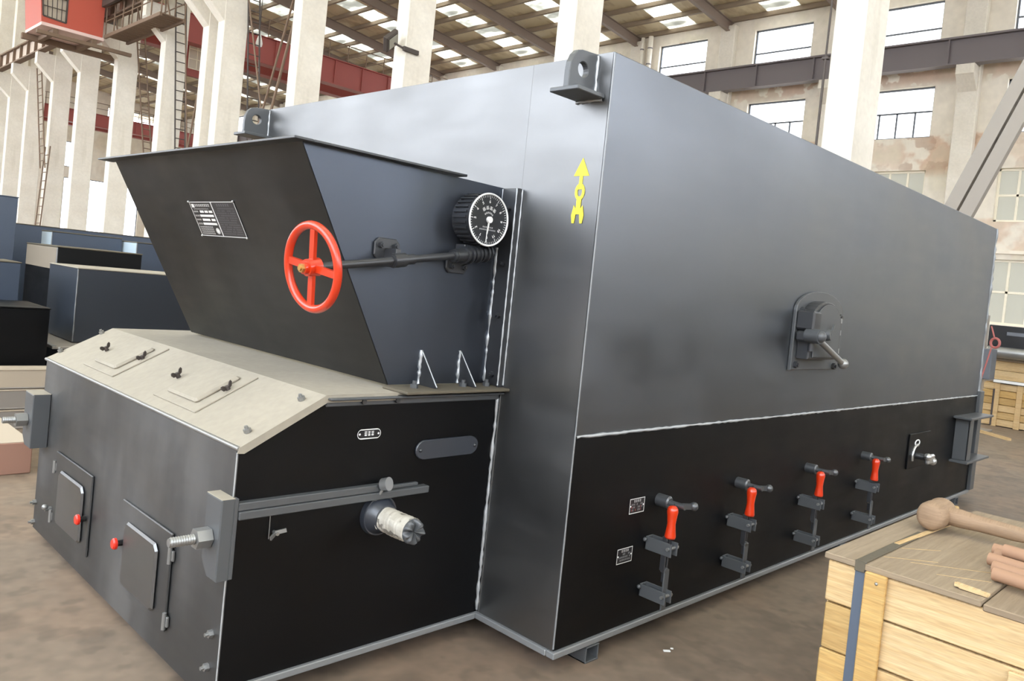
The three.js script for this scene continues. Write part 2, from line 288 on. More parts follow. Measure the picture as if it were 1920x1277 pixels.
// roof of the far bay: rafters on the pilasters, purlins, sheets and translucent strips
const roofY = (x) => 19.05 - (x - 10) * 0.105;   // underside of the sheets
{
  for (let k = -4; k < 15; k++) {
    const z = 3.25 - BAY * k, f = (x, d) => [x, roofY(x) - d];
    struct(mesh('rafter', [exZ([f(10, 0.22), f(34, 0.22), f(34, 0.25), f(10, 0.25)], z - 0.11, z + 0.11), exZ([f(10, 0.72), f(34, 0.72), f(34, 0.76), f(10, 0.76)], z - 0.11, z + 0.11), exZ([f(10, 0.24), f(34, 0.24), f(34, 0.74), f(10, 0.74)], z - 0.02, z + 0.02)], M.rafter));
  }
  for (let x = 10.6; x < 34; x += 1.55) struct(mesh('purlin', [box(x - 0.04, x + 0.04, roofY(x) - 0.22, roofY(x), -90, 26), box(x, x + 0.12, roofY(x) - 0.23, roofY(x) - 0.2, -90, 26)], M.purlin));
  const roof = struct(group('ceiling'));
  const slab = (xa, xb, ya, yb, za, zb, t = 0.06) => { const q = [[xa, ya], [xb, yb], [xb, yb + t], [xa, ya + t]]; return exZ(q, za, zb); };
  for (let k = -4; k < 15; k++) {
    const a = 3.25 - BAY * k, s0 = a - 3.85, s1 = a - 2.05, b = a - BAY;
    mesh('roof_sheet', slab(9.8, 34.5, roofY(9.8), roofY(34.5), s1, a + (k === -4 ? 2 : 0)), M.roof, roof); mesh('roof_sheet', slab(9.8, 34.5, roofY(9.8), roofY(34.5), b - (k === 14 ? 14 : 0), s0), M.roof, roof);
    mesh('skylight', slab(9.8, 34.5, roofY(9.8), roofY(34.5), s0, s1, 0.02), M.skylight, roof);
  }
  // roof of the camera's bay, pitched at x = -3
  const ry = (x) => 21.2 - Math.abs(x + 3) * 0.13;
  for (let k = -4; k < 15; k++) {
    const a = 3.25 - BAY * k, s0 = a - 4.6, s1 = a - 1.3, b = a - BAY;
    for (const [xa, xb] of [[-16.5, -3], [-3, 10.4]]) {
      mesh('roof_sheet', slab(xa, xb, ry(xa), ry(xb), s1, a + (k === -4 ? 2 : 0)), M.roof, roof); mesh('roof_sheet', slab(xa, xb, ry(xa), ry(xb), b - (k === 14 ? 14 : 0), s0), M.roof, roof);
      mesh('skylight', slab(xa, xb, ry(xa), ry(xb), s0, s1, 0.02), M.skylight, roof);
    }
  }
  struct(mesh('wall_upper', box(10.2, 10.5, 18.9, 19.6, -90, 26), M.plaster));
}
// west wall behind the camera: tall glazed openings; north and south end walls
{
  const holes = [], r4 = (a, b, y0, y1) => [[a, y0], [b, y0], [b, y1], [a, y1]];
  for (let k = -4; k < 15; k++) { const c = winC(k); holes.push(r4(c - 2.65, c + 2.65, 4.2, 17.4)); }
  struct(mesh('wall_west', exX([[-90.5, FL - 0.3], [26.5, FL - 0.3], [26.5, 19.6], [-90.5, 19.6]], -16.5, -16.1, holes), M.plaster));
  for (let k = -4; k < 15; k++) for (const [y0, y1] of [[4.2, 17.4]]) {
    const c = winC(k), w = struct(group('window_' + (used.windows += 1))), x = -16.3;
    mesh('window_frame', [0, 1, 2, 3, 4].map((i) => box(x - 0.04, x + 0.04, y0, y1, lerp(c - 2.65, c + 2.59, i / 4), lerp(c - 2.65, c + 2.59, i / 4) + 0.06)).concat([0, 1, 2, 3].map((i) => box(x - 0.04, x + 0.04, lerp(y0, y1 - 0.06, i / 3), lerp(y0, y1 - 0.06, i / 3) + 0.06, c - 2.65, c + 2.65))), M.mullion, w);
    mesh('pane', quads([[V(x, y0, c - 2.65), V(x, y0, c + 2.65), V(x, y1, c + 2.65), V(x, y1, c - 2.65)]]), M.glass, w);
  }
  const endHoles = (zs) => zs.map(([a, b, y0, y1]) => [[a, y0], [b, y0], [b, y1], [a, y1]]);
  const north = [[21.7, 23.2, 9.0, 11.6], [22.4, 23.5, 0.1, 7.9], [24.4, 26.4, 0.1, 8.0], [27.9, 29.9, 0.1, 8.6], [16.4, 17.4, 6.8, 9.6], [16.4, 17.4, 3.2, 5.8], [-12, -4, 7, 16], [-1, 7, 7, 16], [26, 32, 14.6, 16]];
  struct(mesh('wall_north', exZ([[-16.5, FL - 0.3], [34.5, FL - 0.3], [34.5, 16.6], [10, 19.2], [-3, 21.3], [-16.5, 19.5]], -90.5, -90.1, endHoles(north)), M.plaster));
  for (const [a, b, y0, y1] of north) { const w = struct(group('window_' + (used.windows += 1))); mesh('pane', quads([[V(a, y0, -90.3), V(b, y0, -90.3), V(b, y1, -90.3), V(a, y1, -90.3)]]), M.glass, w); mesh('window_frame', [box(a, b, y0, y0 + 0.08, -90.36, -90.24), box(a, b, y1 - 0.08, y1, -90.36, -90.24), box(a, a + 0.08, y0, y1, -90.36, -90.24), box(b - 0.08, b, y0, y1, -90.36, -90.24)], M.mullion, w); }
  const south = [[-14, -6, 6, 17], [-4, 4, 6, 17.5], [11.5, 18.5, 6, 16.5], [19, 26, 6, 16], [26.5, 33.5, 6, 15.5]];
  struct(mesh('wall_south', exZ([[-16.5, FL - 0.3], [34.5, FL - 0.3], [34.5, 16.6], [10, 19.2], [-3, 21.3], [-16.5, 19.5]], 26.1, 26.5, endHoles(south)), M.plaster));
  for (const [a, b, y0, y1] of south) { const w = struct(group('window_' + (used.windows += 1))); mesh('pane', quads([[V(a, y0, 26.3), V(b, y0, 26.3), V(b, y1, 26.3), V(a, y1, 26.3)]]), M.glass, w); mesh('window_frame', [0, 1, 2, 3].map((i) => box(lerp(a, b - 0.08, i / 3), lerp(a, b - 0.08, i / 3) + 0.08, y0, y1, 26.24, 26.36)).concat([box(a, b, y0, y0 + 0.08, 26.24, 26.36), box(a, b, y1 - 0.08, y1, 26.24, 26.36)]), M.mullion, w); }
}
// ================================================================= THE BOILER
const boiler = group('boiler');
tag(boiler, 'large black sheet-steel boiler with a feed hopper, orange handwheel and four red-handled levers', 'boiler');
{
  const bodyL = 5.92, bodyH = 2.5, bodyW = 2.89, t = 0.012, wy = 0.905, P = (n, g, m, par = boiler, o) => mesh(n, g, m, par, o);
  // shell
  P('front_panel', [bb(0, t, 0.0, bodyH, -bodyW, -0.4613, 0.0012), bb(0, t, 0.0, bodyH, -0.461, -0.0045, 0.0012)], M.paintSmear);
  P('upper_side_panel', bb(0, bodyL, wy + 0.002, bodyH, -t, 0, 0.0045), M.paint);
  P('lower_side_panel', bb(0.001, bodyL, 0.0, wy - 0.002, -t, 0, 0.003), M.paintShaded);
  P('top_panel', bb(t, bodyL, bodyH - t, bodyH - 0.001, -bodyW, -t, 0.003), M.dustDark);
  P('rear_panel', bb(bodyL - t, bodyL, 0, bodyH - t, -bodyW, -t, 0.003), M.paintShaded);
  P('far_side_panel', bb(t, bodyL - t, 0, bodyH - t, -bodyW, -bodyW + t, 0.003), M.paintShaded);
  P('bottom_panel', bb(t, bodyL - t, 0.002, 0.012, -bodyW + t, -t, 0.003), M.part);
  P('weld_seam', weld(V(0.004, wy, 0.001), V(bodyL, wy, 0.001), 0.0065, 0.03, 0.4), M.weld);
  P('corner_edge', weld(V(0.002, 0.01, -0.002), V(0.002, bodyH - 0.005, -0.002), 0.0042, 0.05, 0.12), M.edge);
  P('rear_weld', weld(V(bodyL - 0.002, 0.35, 0.0), V(bodyL - 0.002, bodyH, 0.0), 0.012, 0.04, 0.6), M.edge);
  P('base_trim', [bb(-0.012, bodyL, -0.028, 0.0, -0.03, 0.016, 0.004), bb(-0.016, 0.02, -0.028, 0.0, -bodyW, -0.0305, 0.004)], M.edge);
  // skids
  for (const x of [0.2, 2.9, 5.5]) P('skid', [bb(x, x + 0.09, -0.034, -0.028, -bodyW, 0.022, 0.002), bb(x, x + 0.09, FL, FL + 0.008, -bodyW, 0.022, 0.002), bb(x, x + 0.007, FL, -0.028, -bodyW, 0.02, 0.002), bb(x + 0.083, x + 0.09, FL, -0.03, -bodyW, 0.02, 0.002)], M.partLight);
  // lifting lugs
  for (const [z, s] of [[-0.085, 0], [-2.885, 1]]) {
    const y0 = s ? 2.302 : 2.313, lug = P('lifting_lug', exZ([[0, y0 + 0.012], [0, 2.497], [-0.1, 2.49], [-0.128, 2.482], [-0.15, 2.46], [-0.166, 2.425], [-0.17, 2.39], [-0.17, y0 + 0.012]], z - 0.03, z, [circ(-0.088, 2.412, 0.031)], 0.003), M.partLight);
    P('base_plate', bb(s ? -0.19 : -0.172, 0.0, y0 - 0.004, y0 + 0.014, z - 0.1, z + 0.055, 0.003), M.partLight, lug);
    P('weld_bead', weld(V(-0.004, y0 + 0.02, z + 0.002), V(-0.004, 2.49, z + 0.002), 0.007), M.weld, lug); P('weld_bead', weld(V(-0.004, y0 - 0.008, z - 0.095), V(-0.004, y0 - 0.008, z + 0.05), 0.007), M.weld, lug);
  }
  // painted sling mark: arrow, chain link and hook, as thin vinyl cut-outs
  {
    const x0 = -0.0015, x1 = -0.0004, zc = -0.112;
    P('sling_mark', [exX([[zc - 0.042, 1.992], [zc + 0.042, 1.992], [zc, 2.068]], x0 - 0.0003, x1 - 0.0003), exX([[zc - 0.009, 1.935], [zc + 0.009, 1.935], [zc + 0.009, 1.993], [zc - 0.009, 1.993]], x0 - 0.0006, x1 - 0.0006),
      exX(circ(0, 0, 1).map(([a, b]) => [zc + 0.027 * a, 1.925 + 0.036 * b]), x0 - 0.0009, x1 - 0.0009, [circ(0, 0, 1).map(([a, b]) => [zc + 0.013 * a, 1.925 + 0.021 * b])]),
      exX([[zc - 0.012, 1.845], [zc + 0.012, 1.845], [zc + 0.013, 1.905], [zc - 0.013, 1.905]], x0 - 0.0012, x1 - 0.0012),
      exX([[zc - 0.028, 1.792], [zc - 0.016, 1.792], [zc - 0.01, 1.83], [zc + 0.01, 1.83], [zc + 0.016, 1.792], [zc + 0.028, 1.792], [zc + 0.034, 1.825], [zc + 0.024, 1.868], [zc + 0.01, 1.85], [zc - 0.01, 1.85], [zc - 0.024, 1.868], [zc - 0.034, 1.825]], x0 - 0.0015, x1 - 0.0015)], M.yellow, boiler, { label: 'yellow arrow, link and hook mark' });
  }

  // ---------------- hopper
  const zh = -0.577, zl = -2.52, hy = 1.958, by = 1.042, fx = -1.039, bx = -0.546;
  const n = V(fx - bx, 0, 0), hop = P('hopper', [
    quads([[V(fx, hy, zl), V(bx, by, zl), V(bx, by, zh), V(fx, hy, zh)], [V(fx + 0.012, hy, zh), V(bx + 0.012, by, zh), V(bx + 0.012, by, zl), V(fx + 0.012, hy, zl)]]),
    exZ([[fx + 0.001, hy], [bx + 0.001, by], [0, by], [0, hy - 0.012]], zh - 0.006, zh), exZ([[fx + 0.001, hy], [bx + 0.001, by], [0, by], [0, hy - 0.012]], zl, zl + 0.006)], M.paintHop);
  P('front_plate', quads([[V(fx - 0.002, hy, zl), V(bx - 0.002, by, zl), V(bx - 0.002, by, zh - 0.001), V(fx - 0.002, hy, zh - 0.001)]]), M.paintHopFront, hop);
  P('rim_flange', [bb(fx - 0.05, fx + 0.03, hy - 0.004, hy + 0.006, zl - 0.12, zh + 0.035, 0.002), bb(fx + 0.03, -0.256, hy - 0.004, hy + 0.006, zh - 0.03, zh + 0.035, 0.002), bb(fx + 0.03, -0.02, hy - 0.004, hy + 0.006, zl - 0.05, zl + 0.03, 0.002)], M.part, hop);
  P('mounting_flange', [bb(-0.012, 0, 1.04, hy - 0.015, zh + 0.002, -0.462, 0.002), bb(-0.035, 0, 1.04, hy - 0.018, -0.462, -0.452, 0.002)], M.part, hop);
  for (const w of [weld(V(-0.008, 1.05, zh + 0.006), V(-0.008, 1.67, zh + 0.006), 0.009, 0.016, 0.4), weld(V(-0.008, 1.72, zh + 0.006), V(-0.008, 1.94, zh + 0.006), 0.006, 0.03, 0.2), weld(V(-0.036, 1.05, -0.452), V(-0.036, hy - 0.02, -0.452), 0.004, 0.02, 0.3), weld(V(-0.004, 1.05, -0.449), V(-0.004, hy - 0.02, -0.449), 0.004, 0.02, 0.3)]) P('weld_bead', w, M.weld, hop);
  for (const y of [1.09, 1.36, 1.6, 1.85]) P('bolt', [hexnut(V(-0.02, y, -0.515), V(-1, 0, 0), 0.014, 0.014), rod(V(-0.02, y, -0.515), V(-0.038, y, -0.515), 0.007)], M.part, hop);
  const fl = P('base_flange', bb(-0.575, 0.0, 1.028, 1.04, zh + 0.001, -0.405, 0.003), M.dustDark, hop);
  for (const x of [-0.47, -0.2, -0.06]) P('bolt', [hexnut(V(x, 1.048, -0.5), V(0, 1, 0), 0.017, 0.016), rod(V(x, 1.04, -0.5), V(x, 1.07, -0.5), 0.009)], M.partLight, hop);
  for (const x of [-0.385, -0.165]) { P('gusset', exX([[zh + 0.002, 1.041], [-0.455, 1.041], [zh + 0.002, 1.185]], x - 0.005, x + 0.005), M.part, hop); P('weld_bead', weld(V(x - 0.006, 1.045, zh + 0.004), V(x - 0.006, 1.19, zh + 0.004), 0.0075, 0.012, 0.45), M.weld, hop); P('gusset_edge', weld(V(x, 1.185, zh + 0.004), V(x, 1.046, -0.455), 0.0028, 0.02, 0.1), M.weld, hop); }

  // nameplate on the sloping front (two printed leaves)
  {
    const cv = document.createElement('canvas'); cv.width = 1024; cv.height = 512; const g = cv.getContext('2d');
    g.fillStyle = '#d8d8d6'; g.fillRect(0, 0, 1024, 512); g.fillStyle = '#2b2a2b'; g.fillRect(12, 12, 486, 488); g.fillStyle = '#343335'; g.fillRect(520, 12, 492, 488);
    g.fillStyle = '#ecebe8'; const glyph = (x, y, s) => { g.fillRect(x, y, s, s * 0.16); g.fillRect(x, y + s * 0.42, s, s * 0.14); g.fillRect(x + s * 0.42, y, s * 0.16, s); g.fillRect(x, y + s * 0.84, s, s * 0.14); };
    g.fillRect(34, 34, 62, 52); for (let i = 0; i < 8; i++) glyph(112 + i * 44, 38, 34);
    for (let i = 0; i < 10; i++) glyph(60 + i * 36, 98, 18);
    const line = (y, blocks) => { for (let i = 0; i < 4; i++) glyph(30 + i * 28, y + 6, 22); for (const [a, b] of blocks) g.fillRect(a, y, b - a, 34); };
    line(130, [[180, 270], [290, 370], [390, 470]]); line(190, [[150, 470]]); line(250, [[170, 350], [380, 470]]); line(310, [[150, 470]]);
    for (let r = 0; r < 4; r++) for (let i = 0; i < 11; i++) glyph(40 + i * 28, 366 + r * 32, 20);
    g.beginPath(); g.arc(430, 430, 44, 0, 7); g.fill(); g.strokeStyle = '#555'; g.lineWidth = 4; g.beginPath(); g.arc(430, 430, 32, 0, 7); g.stroke();
    g.fillStyle = '#77757a'; for (let i = 0; i < 6; i++) glyph(620 + i * 48, 34, 34); for (let r = 0; r < 12; r++) for (let i = 0; i < 18; i++) if (hash(i, r, 5) > 0.12) glyph(548 + i * 24, 92 + r * 33, 16);
    const ct = new THREE.CanvasTexture(cv); ct.colorSpace = THREE.SRGBColorSpace;
    const sl = (x, z) => V(x - 0.004, by + (x - bx) / (fx - bx) * (hy - by) - 0.002, z);
    const q = quads([[sl(-0.926, -1.784), sl(-0.845, -1.803), sl(-0.843, -1.325), sl(-0.927, -1.312)]]);
    // straight plate: build as a rectangle in the slope plane
    const A = sl(-0.927, -1.79), B = sl(-0.844, -1.79), C = sl(-0.844, -1.318), D = sl(-0.927, -1.318), pg = quads([[A, B, C, D]]);
    const up = A.clone().sub(B), rt = C.clone().sub(B), uv = [], p = pg.attributes.position; for (let i = 0; i < p.count; i++) { const d = V().fromBufferAttribute(p, i).sub(B); uv.push(d.dot(rt) / rt.lengthSq(), d.dot(up) / up.lengthSq()); }
    pg.setAttribute('uv', new THREE.Float32BufferAttribute(uv, 2));
    P('nameplate', pg, std({ map: ct, roughness: 0.4, metalness: 0.2 }), hop, { keepUV: true, label: 'black and silver engraved nameplate' });
    for (const c of [A, B, C, D]) P('rivet', ball(c.clone().add(V(-0.002, 0, 0)), 0.0055, 8), M.chrome, hop);
  }

  // ---------------- handwheel, shaft, worm box and dial
  const hub = V(-1.02, 1.497, -0.455), sEnd = V(-0.16, 1.63, -0.515), ax = hub.clone().sub(sEnd).normalize();
  const hw = group('handwheel', boiler);
  {
    const q = new THREE.Quaternion().setFromUnitVectors(V(0, 0, 1), ax), pl = (g) => g.applyQuaternion(q).translate(hub.x, hub.y, hub.z);
    const R = 0.152;
    P('rim', pl(new THREE.TorusGeometry(R, 0.0155, 14, 56)), M.red, hw);
    const inv = q.clone().invert(), vert = V(0, 1, 0).applyQuaternion(inv), a0 = Math.atan2(vert.y, vert.x) - 0.14;
    for (let i = 0; i < 4; i++) { const a = a0 + i * Math.PI / 2, c = V(Math.cos(a), Math.sin(a), 0); const g = bar(c.clone().multiplyScalar(0.02), c.clone().multiplyScalar(R), 0.026, 0.014, V(-Math.sin(a), Math.cos(a), 0)); P('spoke', pl(g), M.red, hw); }
    P('hub', [pl(new THREE.CylinderGeometry(0.031, 0.034, 0.05, 20).rotateX(Math.PI / 2)), rod(hub.clone().addScaledVector(ax, 0.02), hub.clone().addScaledVector(ax, 0.04), 0.022, 16)], M.red, hw);
    P('hub_nut', [hexnut(hub.clone().addScaledVector(ax, 0.042), ax, 0.017, 0.016), rod(hub.clone().addScaledVector(ax, 0.035), hub.clone().addScaledVector(ax, 0.056), 0.009)], M.brass, hw);
  }
  const sh = P('drive_shaft', [rod(hub, sEnd, 0.016, 14), rod(hub.clone().lerp(sEnd, 0.42), hub.clone().lerp(sEnd, 0.55), 0.021, 14), rod(hub.clone().lerp(sEnd, 0.8), hub.clone().lerp(sEnd, 0.83), 0.027, 14)], M.part);
  for (const [f, s] of [[0.46, 1], [0.9, -1]]) {
    const c = hub.clone().lerp(sEnd, f), w = 0.062, h0 = s > 0 ? c.y - 0.005 : c.y - 0.085, h1 = h0 + 0.09, z = zh + 0.001, k = 0.02;
    const br = P('shaft_bracket', [exZ([[c.x - w, h0 + k], [c.x - w + k, h0], [c.x + w - k, h0], [c.x + w, h0 + k], [c.x + w, h1 - k], [c.x + w - k, h1], [c.x - w + k, h1], [c.x - w, h1 - k]], z, z + 0.012, null, 0.003), bb(c.x - 0.012, c.x + 0.012, c.y - 0.03, c.y + 0.045, z, c.z - 0.004, 0.003), rod(c.clone().addScaledVector(ax, -0.03), c.clone().addScaledVector(ax, 0.03), 0.029, 14)], M.part);
    for (const e of [-0.034, 0.036]) P('bolt', [hexnut(V(c.x + e, (s > 0 ? h1 - 0.03 : h0 + 0.03), z + 0.02), V(0, 0, 1), 0.013, 0.016), rod(V(c.x + e, (s > 0 ? h1 - 0.03 : h0 + 0.03), z), V(c.x + e, (s > 0 ? h1 - 0.03 : h0 + 0.03), z + 0.035), 0.007)], M.part, br);
  }
  {
    const dx = -0.19, dy = 1.777, gb = group('gauge', boiler), wz = -0.5;
    const a = sEnd.clone().addScaledVector(ax, 0.16), b = sEnd.clone().addScaledVector(ax, -0.06), worm = [rod(a, b, 0.03, 18)];
    for (let i = 0; i < 7; i++) { const c = a.clone().lerp(b, 0.25 + i * 0.11); worm.push(rod(c, c.clone().addScaledVector(ax, -0.01), 0.037 + 0.004 * (i % 2), 18)); }
    P('worm_housing', worm, M.part, gb);
    P('drum', [rod(V(dx, dy, zh), V(dx, dy, -0.462), 0.104, 40), rod(V(dx, dy, -0.54), V(dx, dy, -0.465), 0.108, 40)], M.part, gb);
    for (let i = 0; i < 30; i++) { const t = i / 30 * 2 * Math.PI, c = Math.cos(t), s = Math.sin(t); P('rib', bar(V(dx + c * 0.11, dy + s * 0.11, -0.56), V(dx + c * 0.11, dy + s * 0.11, -0.475), 0.01, 0.009, V(c, s, 0)), M.part, gb); }
    P('bezel', new THREE.TorusGeometry(0.112, 0.0042, 8, 60).translate(dx, dy, -0.45), M.white, gb);
    const cv = document.createElement('canvas'); cv.width = cv.height = 768; const g = cv.getContext('2d'); g.translate(384, 384);
    g.fillStyle = '#26282b'; g.fillRect(-384, -384, 768, 768); g.strokeStyle = '#f2f2f0'; g.fillStyle = '#f2f2f0'; g.textAlign = 'center'; g.textBaseline = 'middle';
    for (let i = 0; i < 60; i++) { const t = i / 60 * 2 * Math.PI, L = i % 5 === 0 ? 62 : 34; g.lineWidth = i % 5 === 0 ? 9 : 6; g.beginPath(); g.moveTo(Math.sin(t) * 366, -Math.cos(t) * 366); g.lineTo(Math.sin(t) * (366 - L), -Math.cos(t) * (366 - L)); g.stroke(); }
    g.font = 'bold 58px sans-serif'; for (let i = 0; i < 12; i++) { const t = i / 12 * 2 * Math.PI; g.save(); g.rotate(t); g.fillText(String((i + 6) % 12), 0, -268); g.restore(); }
    const cj = (x, y, s, r) => { g.save(); g.translate(x, y); g.rotate(r); for (const k of [-0.5, -0.1, 0.34]) g.fillRect(-s / 2, k * s, s, s * 0.13); g.fillRect(-s * 0.08, -s / 2, s * 0.15, s); g.fillRect(-s / 2, -s * 0.2, s * 0.12, s * 0.6); g.fillRect(s * 0.38, -s * 0.1, s * 0.12, s * 0.5); g.restore(); };
    for (const [i, a2] of [[-0.62, 0], [-0.21, 0], [0.21, 0], [0.62, 0]]) cj(Math.sin(i) * 178, -Math.cos(i) * 178, 50, i);
    for (let i = 0; i < 6; i++) { const t = -0.75 + i * 0.3; cj(Math.sin(t) * 106, -Math.cos(t) * 106, 24, t); }
    for (let i = 0; i < 7; i++) cj(-90 + i * 30, 112, 20, 0); for (let i = 0; i < 11; i++) cj(-150 + i * 30, 150, 18, 0);
    const ct = new THREE.CanvasTexture(cv); ct.colorSpace = THREE.SRGBColorSpace;
    P('dial', new THREE.CircleGeometry(0.112, 48).translate(dx, dy, -0.4535), std({ map: ct, roughness: 0.35 }), gb, { keepUV: true, label: 'black dial with white graduations' });
    P('needle', [rod(V(dx, dy, -0.452), V(dx, dy, -0.44), 0.014, 16), exZ([[dx - 0.005, dy], [dx + 0.005, dy], [dx - 0.004, dy - 0.062], [dx - 0.01, dy - 0.062]], -0.448, -0.446), exZ([[dx - 0.009, dy - 0.055], [dx - 0.005, dy - 0.055], [dx - 0.009, dy - 0.1], [dx - 0.011, dy - 0.1]], -0.448, -0.446)], M.white, gb);
  }

  // ---------------- grate housing in front
  const X0 = -1.231, zr = -0.479, zL = -2.713, ht = 0.856, rx = -0.907, ry = 1.02;
  const hs = group('grate_housing', boiler);
  P('front_sheet', bb(X0, X0 + 0.01, -0.068, ht - 0.004, zL, zr + 0.006, 0.004), M.paintPlate, hs);
  P('near_side_sheet', exZ([[X0 + 0.01, 0], [0, 0], [0, ry], [rx, ry], [X0 + 0.01, ht - 0.005]], zr - 0.01, zr), M.paintShaded, hs);
  P('far_side_sheet', exZ([[X0 + 0.01, 0], [0, 0], [0, ry], [rx, ry], [X0 + 0.01, ht - 0.005]], zL, zL + 0.01), M.paintShaded, hs);
  P('bottom_trim', bb(X0 + 0.012, -0.017, -0.028, 0.0, zr - 0.03, zr + 0.016, 0.004), M.edge, hs);
  P('lid', [exZ([[X0 + 0.002, ht + 0.001], [rx, ry + 0.008], [0, ry + 0.008], [0, ry], [rx + 0.002, ry], [X0 + 0.006, ht - 0.006]], zL - 0.02, zr + 0.02), exZ([[X0 - 0.004, ht - 0.02], [X0, ht], [rx, ry + 0.008], [-0.58, ry + 0.008], [-0.58, ry - 0.02], [rx + 0.006, ry - 0.02], [X0 + 0.02, ht - 0.022]], zr + 0.016, zr + 0.0205)], M.dust, hs, { label: 'dusty folded lid' });
  P('lid_edge_highlight', rod(V(X0 + 0.002, ht - 0.005, zL - 0.018), V(X0 + 0.002, ht - 0.005, zr + 0.018), 0.0085, 12), M.steel, hs);  // bright strip standing in for the highlight along the fold
  P('side_angle', [bb(-0.9, -0.002, 0.982, 1.016, zr, zr + 0.012, 0.003), bb(-0.9, -0.002, 1.01, 1.018, zr, zr + 0.045, 0.003)], M.partLight, hs);
  P('corner_weld', weld(V(-0.006, 0.01, zr + 0.006), V(-0.006, 1.0, zr + 0.006), 0.0075, 0.02, 0.45), M.weld, hs); P('corner_edge', weld(V(X0 + 0.002, 0.0, zr + 0.006), V(X0 + 0.002, ht - 0.02, zr + 0.006), 0.003, 0.08, 0.1), M.weld, hs);
  const slopeY = (x) => ht + (x - X0) / (rx - X0) * (ry + 0.008 - ht), sn = V(-(ry - ht), rx - X0, 0).normalize();
  const boltUp = (x, z, y, nn = sn) => P('bolt', [hexnut(V(x, y, z).addScaledVector(nn, 0.008), nn, 0.014, 0.014), rod(V(x, y, z), V(x, y, z).addScaledVector(nn, 0.026), 0.007)], M.steel, hs);
  for (const [x, z] of [[-1.165, -2.715], [-0.965, -2.715], [-1.165, -0.535], [-0.962, -0.537]]) boltUp(x, z, slopeY(x));
  for (const x of [-0.74, -0.58]) P('bolt', hexnut(V(x, 0.999, zr + 0.02), V(0, 0, 1), 0.011, 0.014), M.part, hs);
  // two inspection hatches on the slope
  const M4 = new THREE.Matrix4().makeBasis(V(rx - X0, ry + 0.008 - ht, 0).normalize(), V(0, 0, -1), sn.clone()); // local x up the slope, y toward -z, z out
  for (const z0 of [-1.863, -0.945]) {
    const hx = group('hatch', hs), o = V(-1.18, slopeY(-1.18), z0), put = (g) => g.applyMatrix4(M4).translate(o.x, o.y, o.z), Lx = 0.285, Ly = 0.42;
    P('hatch_plate', put(bb(0, Lx, 0, Ly, 0, 0.007, 0.002)), M.dust, hx);
    P('embossed_panel', put(ext([[0.05, 0.07], [0.235, 0.07], [0.245, 0.08], [0.245, 0.35], [0.235, 0.36], [0.05, 0.36], [0.04, 0.35], [0.04, 0.08]], 0.022, null, 0.009, 1).translate(0, 0, 0.002)), M.dust, hx);
    for (const [a, b] of [[0.165, 0.035], [0.14, 0.475]]) P('wing_nut', [put(rod(V(a, b, 0), V(a, b, 0.024), 0.01, 10)), ...[-1, 1].map((k) => put(ext([[0, -0.006], [0.024, -0.002], [0.034, 0.012], [0.03, 0.022], [0.018, 0.02], [0.004, 0.008]], 0.005, null, 0.0015).rotateX(Math.PI / 2).rotateZ(k > 0 ? 0.5 : 0.5 + Math.PI).translate(a, b, 0.014)))], M.darkSteel, hx);
  }
  // two ash doors on the front sheet
  for (const [z0, z1, side] of [[-2.37, -1.826, -1], [-1.43, -0.908, 1]]) {
    const dr = P('door', bb(X0 - 0.011, X0 - 0.001, 0.045, 0.426, z0, z1, 0.003), M.paintPlate, hs), a = z0 + (side > 0 ? 0.075 : 0.1), b = z1 - (side > 0 ? 0.1 : 0.075), c = 0.025;
    P('pressed_panel', exX([[a, 0.1], [a + c, 0.085], [b - c, 0.085], [b, 0.1], [b, 0.355 - c], [b - c, 0.355], [a + c, 0.355], [a, 0.355 - c]], X0 - 0.026, X0 - 0.009, null, 0.0082), M.paintSmear, dr);
    const hz = side > 0 ? z1 + 0.004 : z0 - 0.006;
    for (const y of [0.345, 0.09]) P('hinge', [rod(V(X0 - 0.014, y - 0.032, hz), V(X0 - 0.014, y + 0.032, hz), 0.009), bb(X0 - 0.012, X0 - 0.002, y - 0.02, y + 0.02, hz - 0.02, hz + 0.02, 0.002)], M.steel, dr);
    const kz = side > 0 ? z0 + 0.045 : z1 - 0.04, ky = side > 0 ? 0.25 : 0.218;
    P('knob_stem', [rod(V(X0 - 0.01, ky, kz), V(X0 - 0.042, ky, kz), 0.013, 12)], M.black, dr);
    P('red_knob', [rod(V(X0 - 0.04, ky, kz), V(X0 - 0.05, ky, kz), 0.024, 18), rod(V(X0 - 0.05, ky, kz), V(X0 - 0.056, ky, kz), 0.024, 18, 0.018)], M.redKnob, dr);
  }
  P('latch', [rod(V(X0, 0.115, -2.42), V(X0 - 0.03, 0.115, -2.42), 0.012), ball(V(X0 - 0.03, 0.125, -2.42), 0.016, 8)], M.steel, hs);
  for (const [y, z] of [[0.183, -0.53], [0.06, -0.54], [0.077, -2.69], [-0.03, -2.69]]) P('bolt', [hexnut(V(X0 - 0.008, y, z), V(-1, 0, 0), 0.014, 0.016), rod(V(X0, y, z), V(X0 - 0.028, y, z), 0.007)], M.steel, hs);
  // chain tension blocks
  for (const [za, zb] of [[-0.566, -0.447], [-2.718, -2.57]]) {
    const xf = za > -1 ? X0 - 0.049 : X0 - 0.085, xb = za > -1 ? X0 + 0.03 : X0 - 0.001, tb = P('tension_block', exX([[za, 0.45], [za + 0.05, 0.4], [zb, 0.4], [zb, 0.682], [za, 0.682]], xf, za > -1 ? X0 - 0.001 : xb, null, 0.004), M.partLight, hs), zc = (za + zb) / 2 - 0.008, y = 0.54;
    if (za > -1) P('block_side', bb(X0 - 0.003, X0 + 0.012, 0.4, 0.682, zr + 0.007, zb, 0.002), M.partLight, tb);
    P('block_cap', bb(xf, X0 - 0.001, 0.6815, 0.684, za, zb, 0.0005), M.dust, tb);
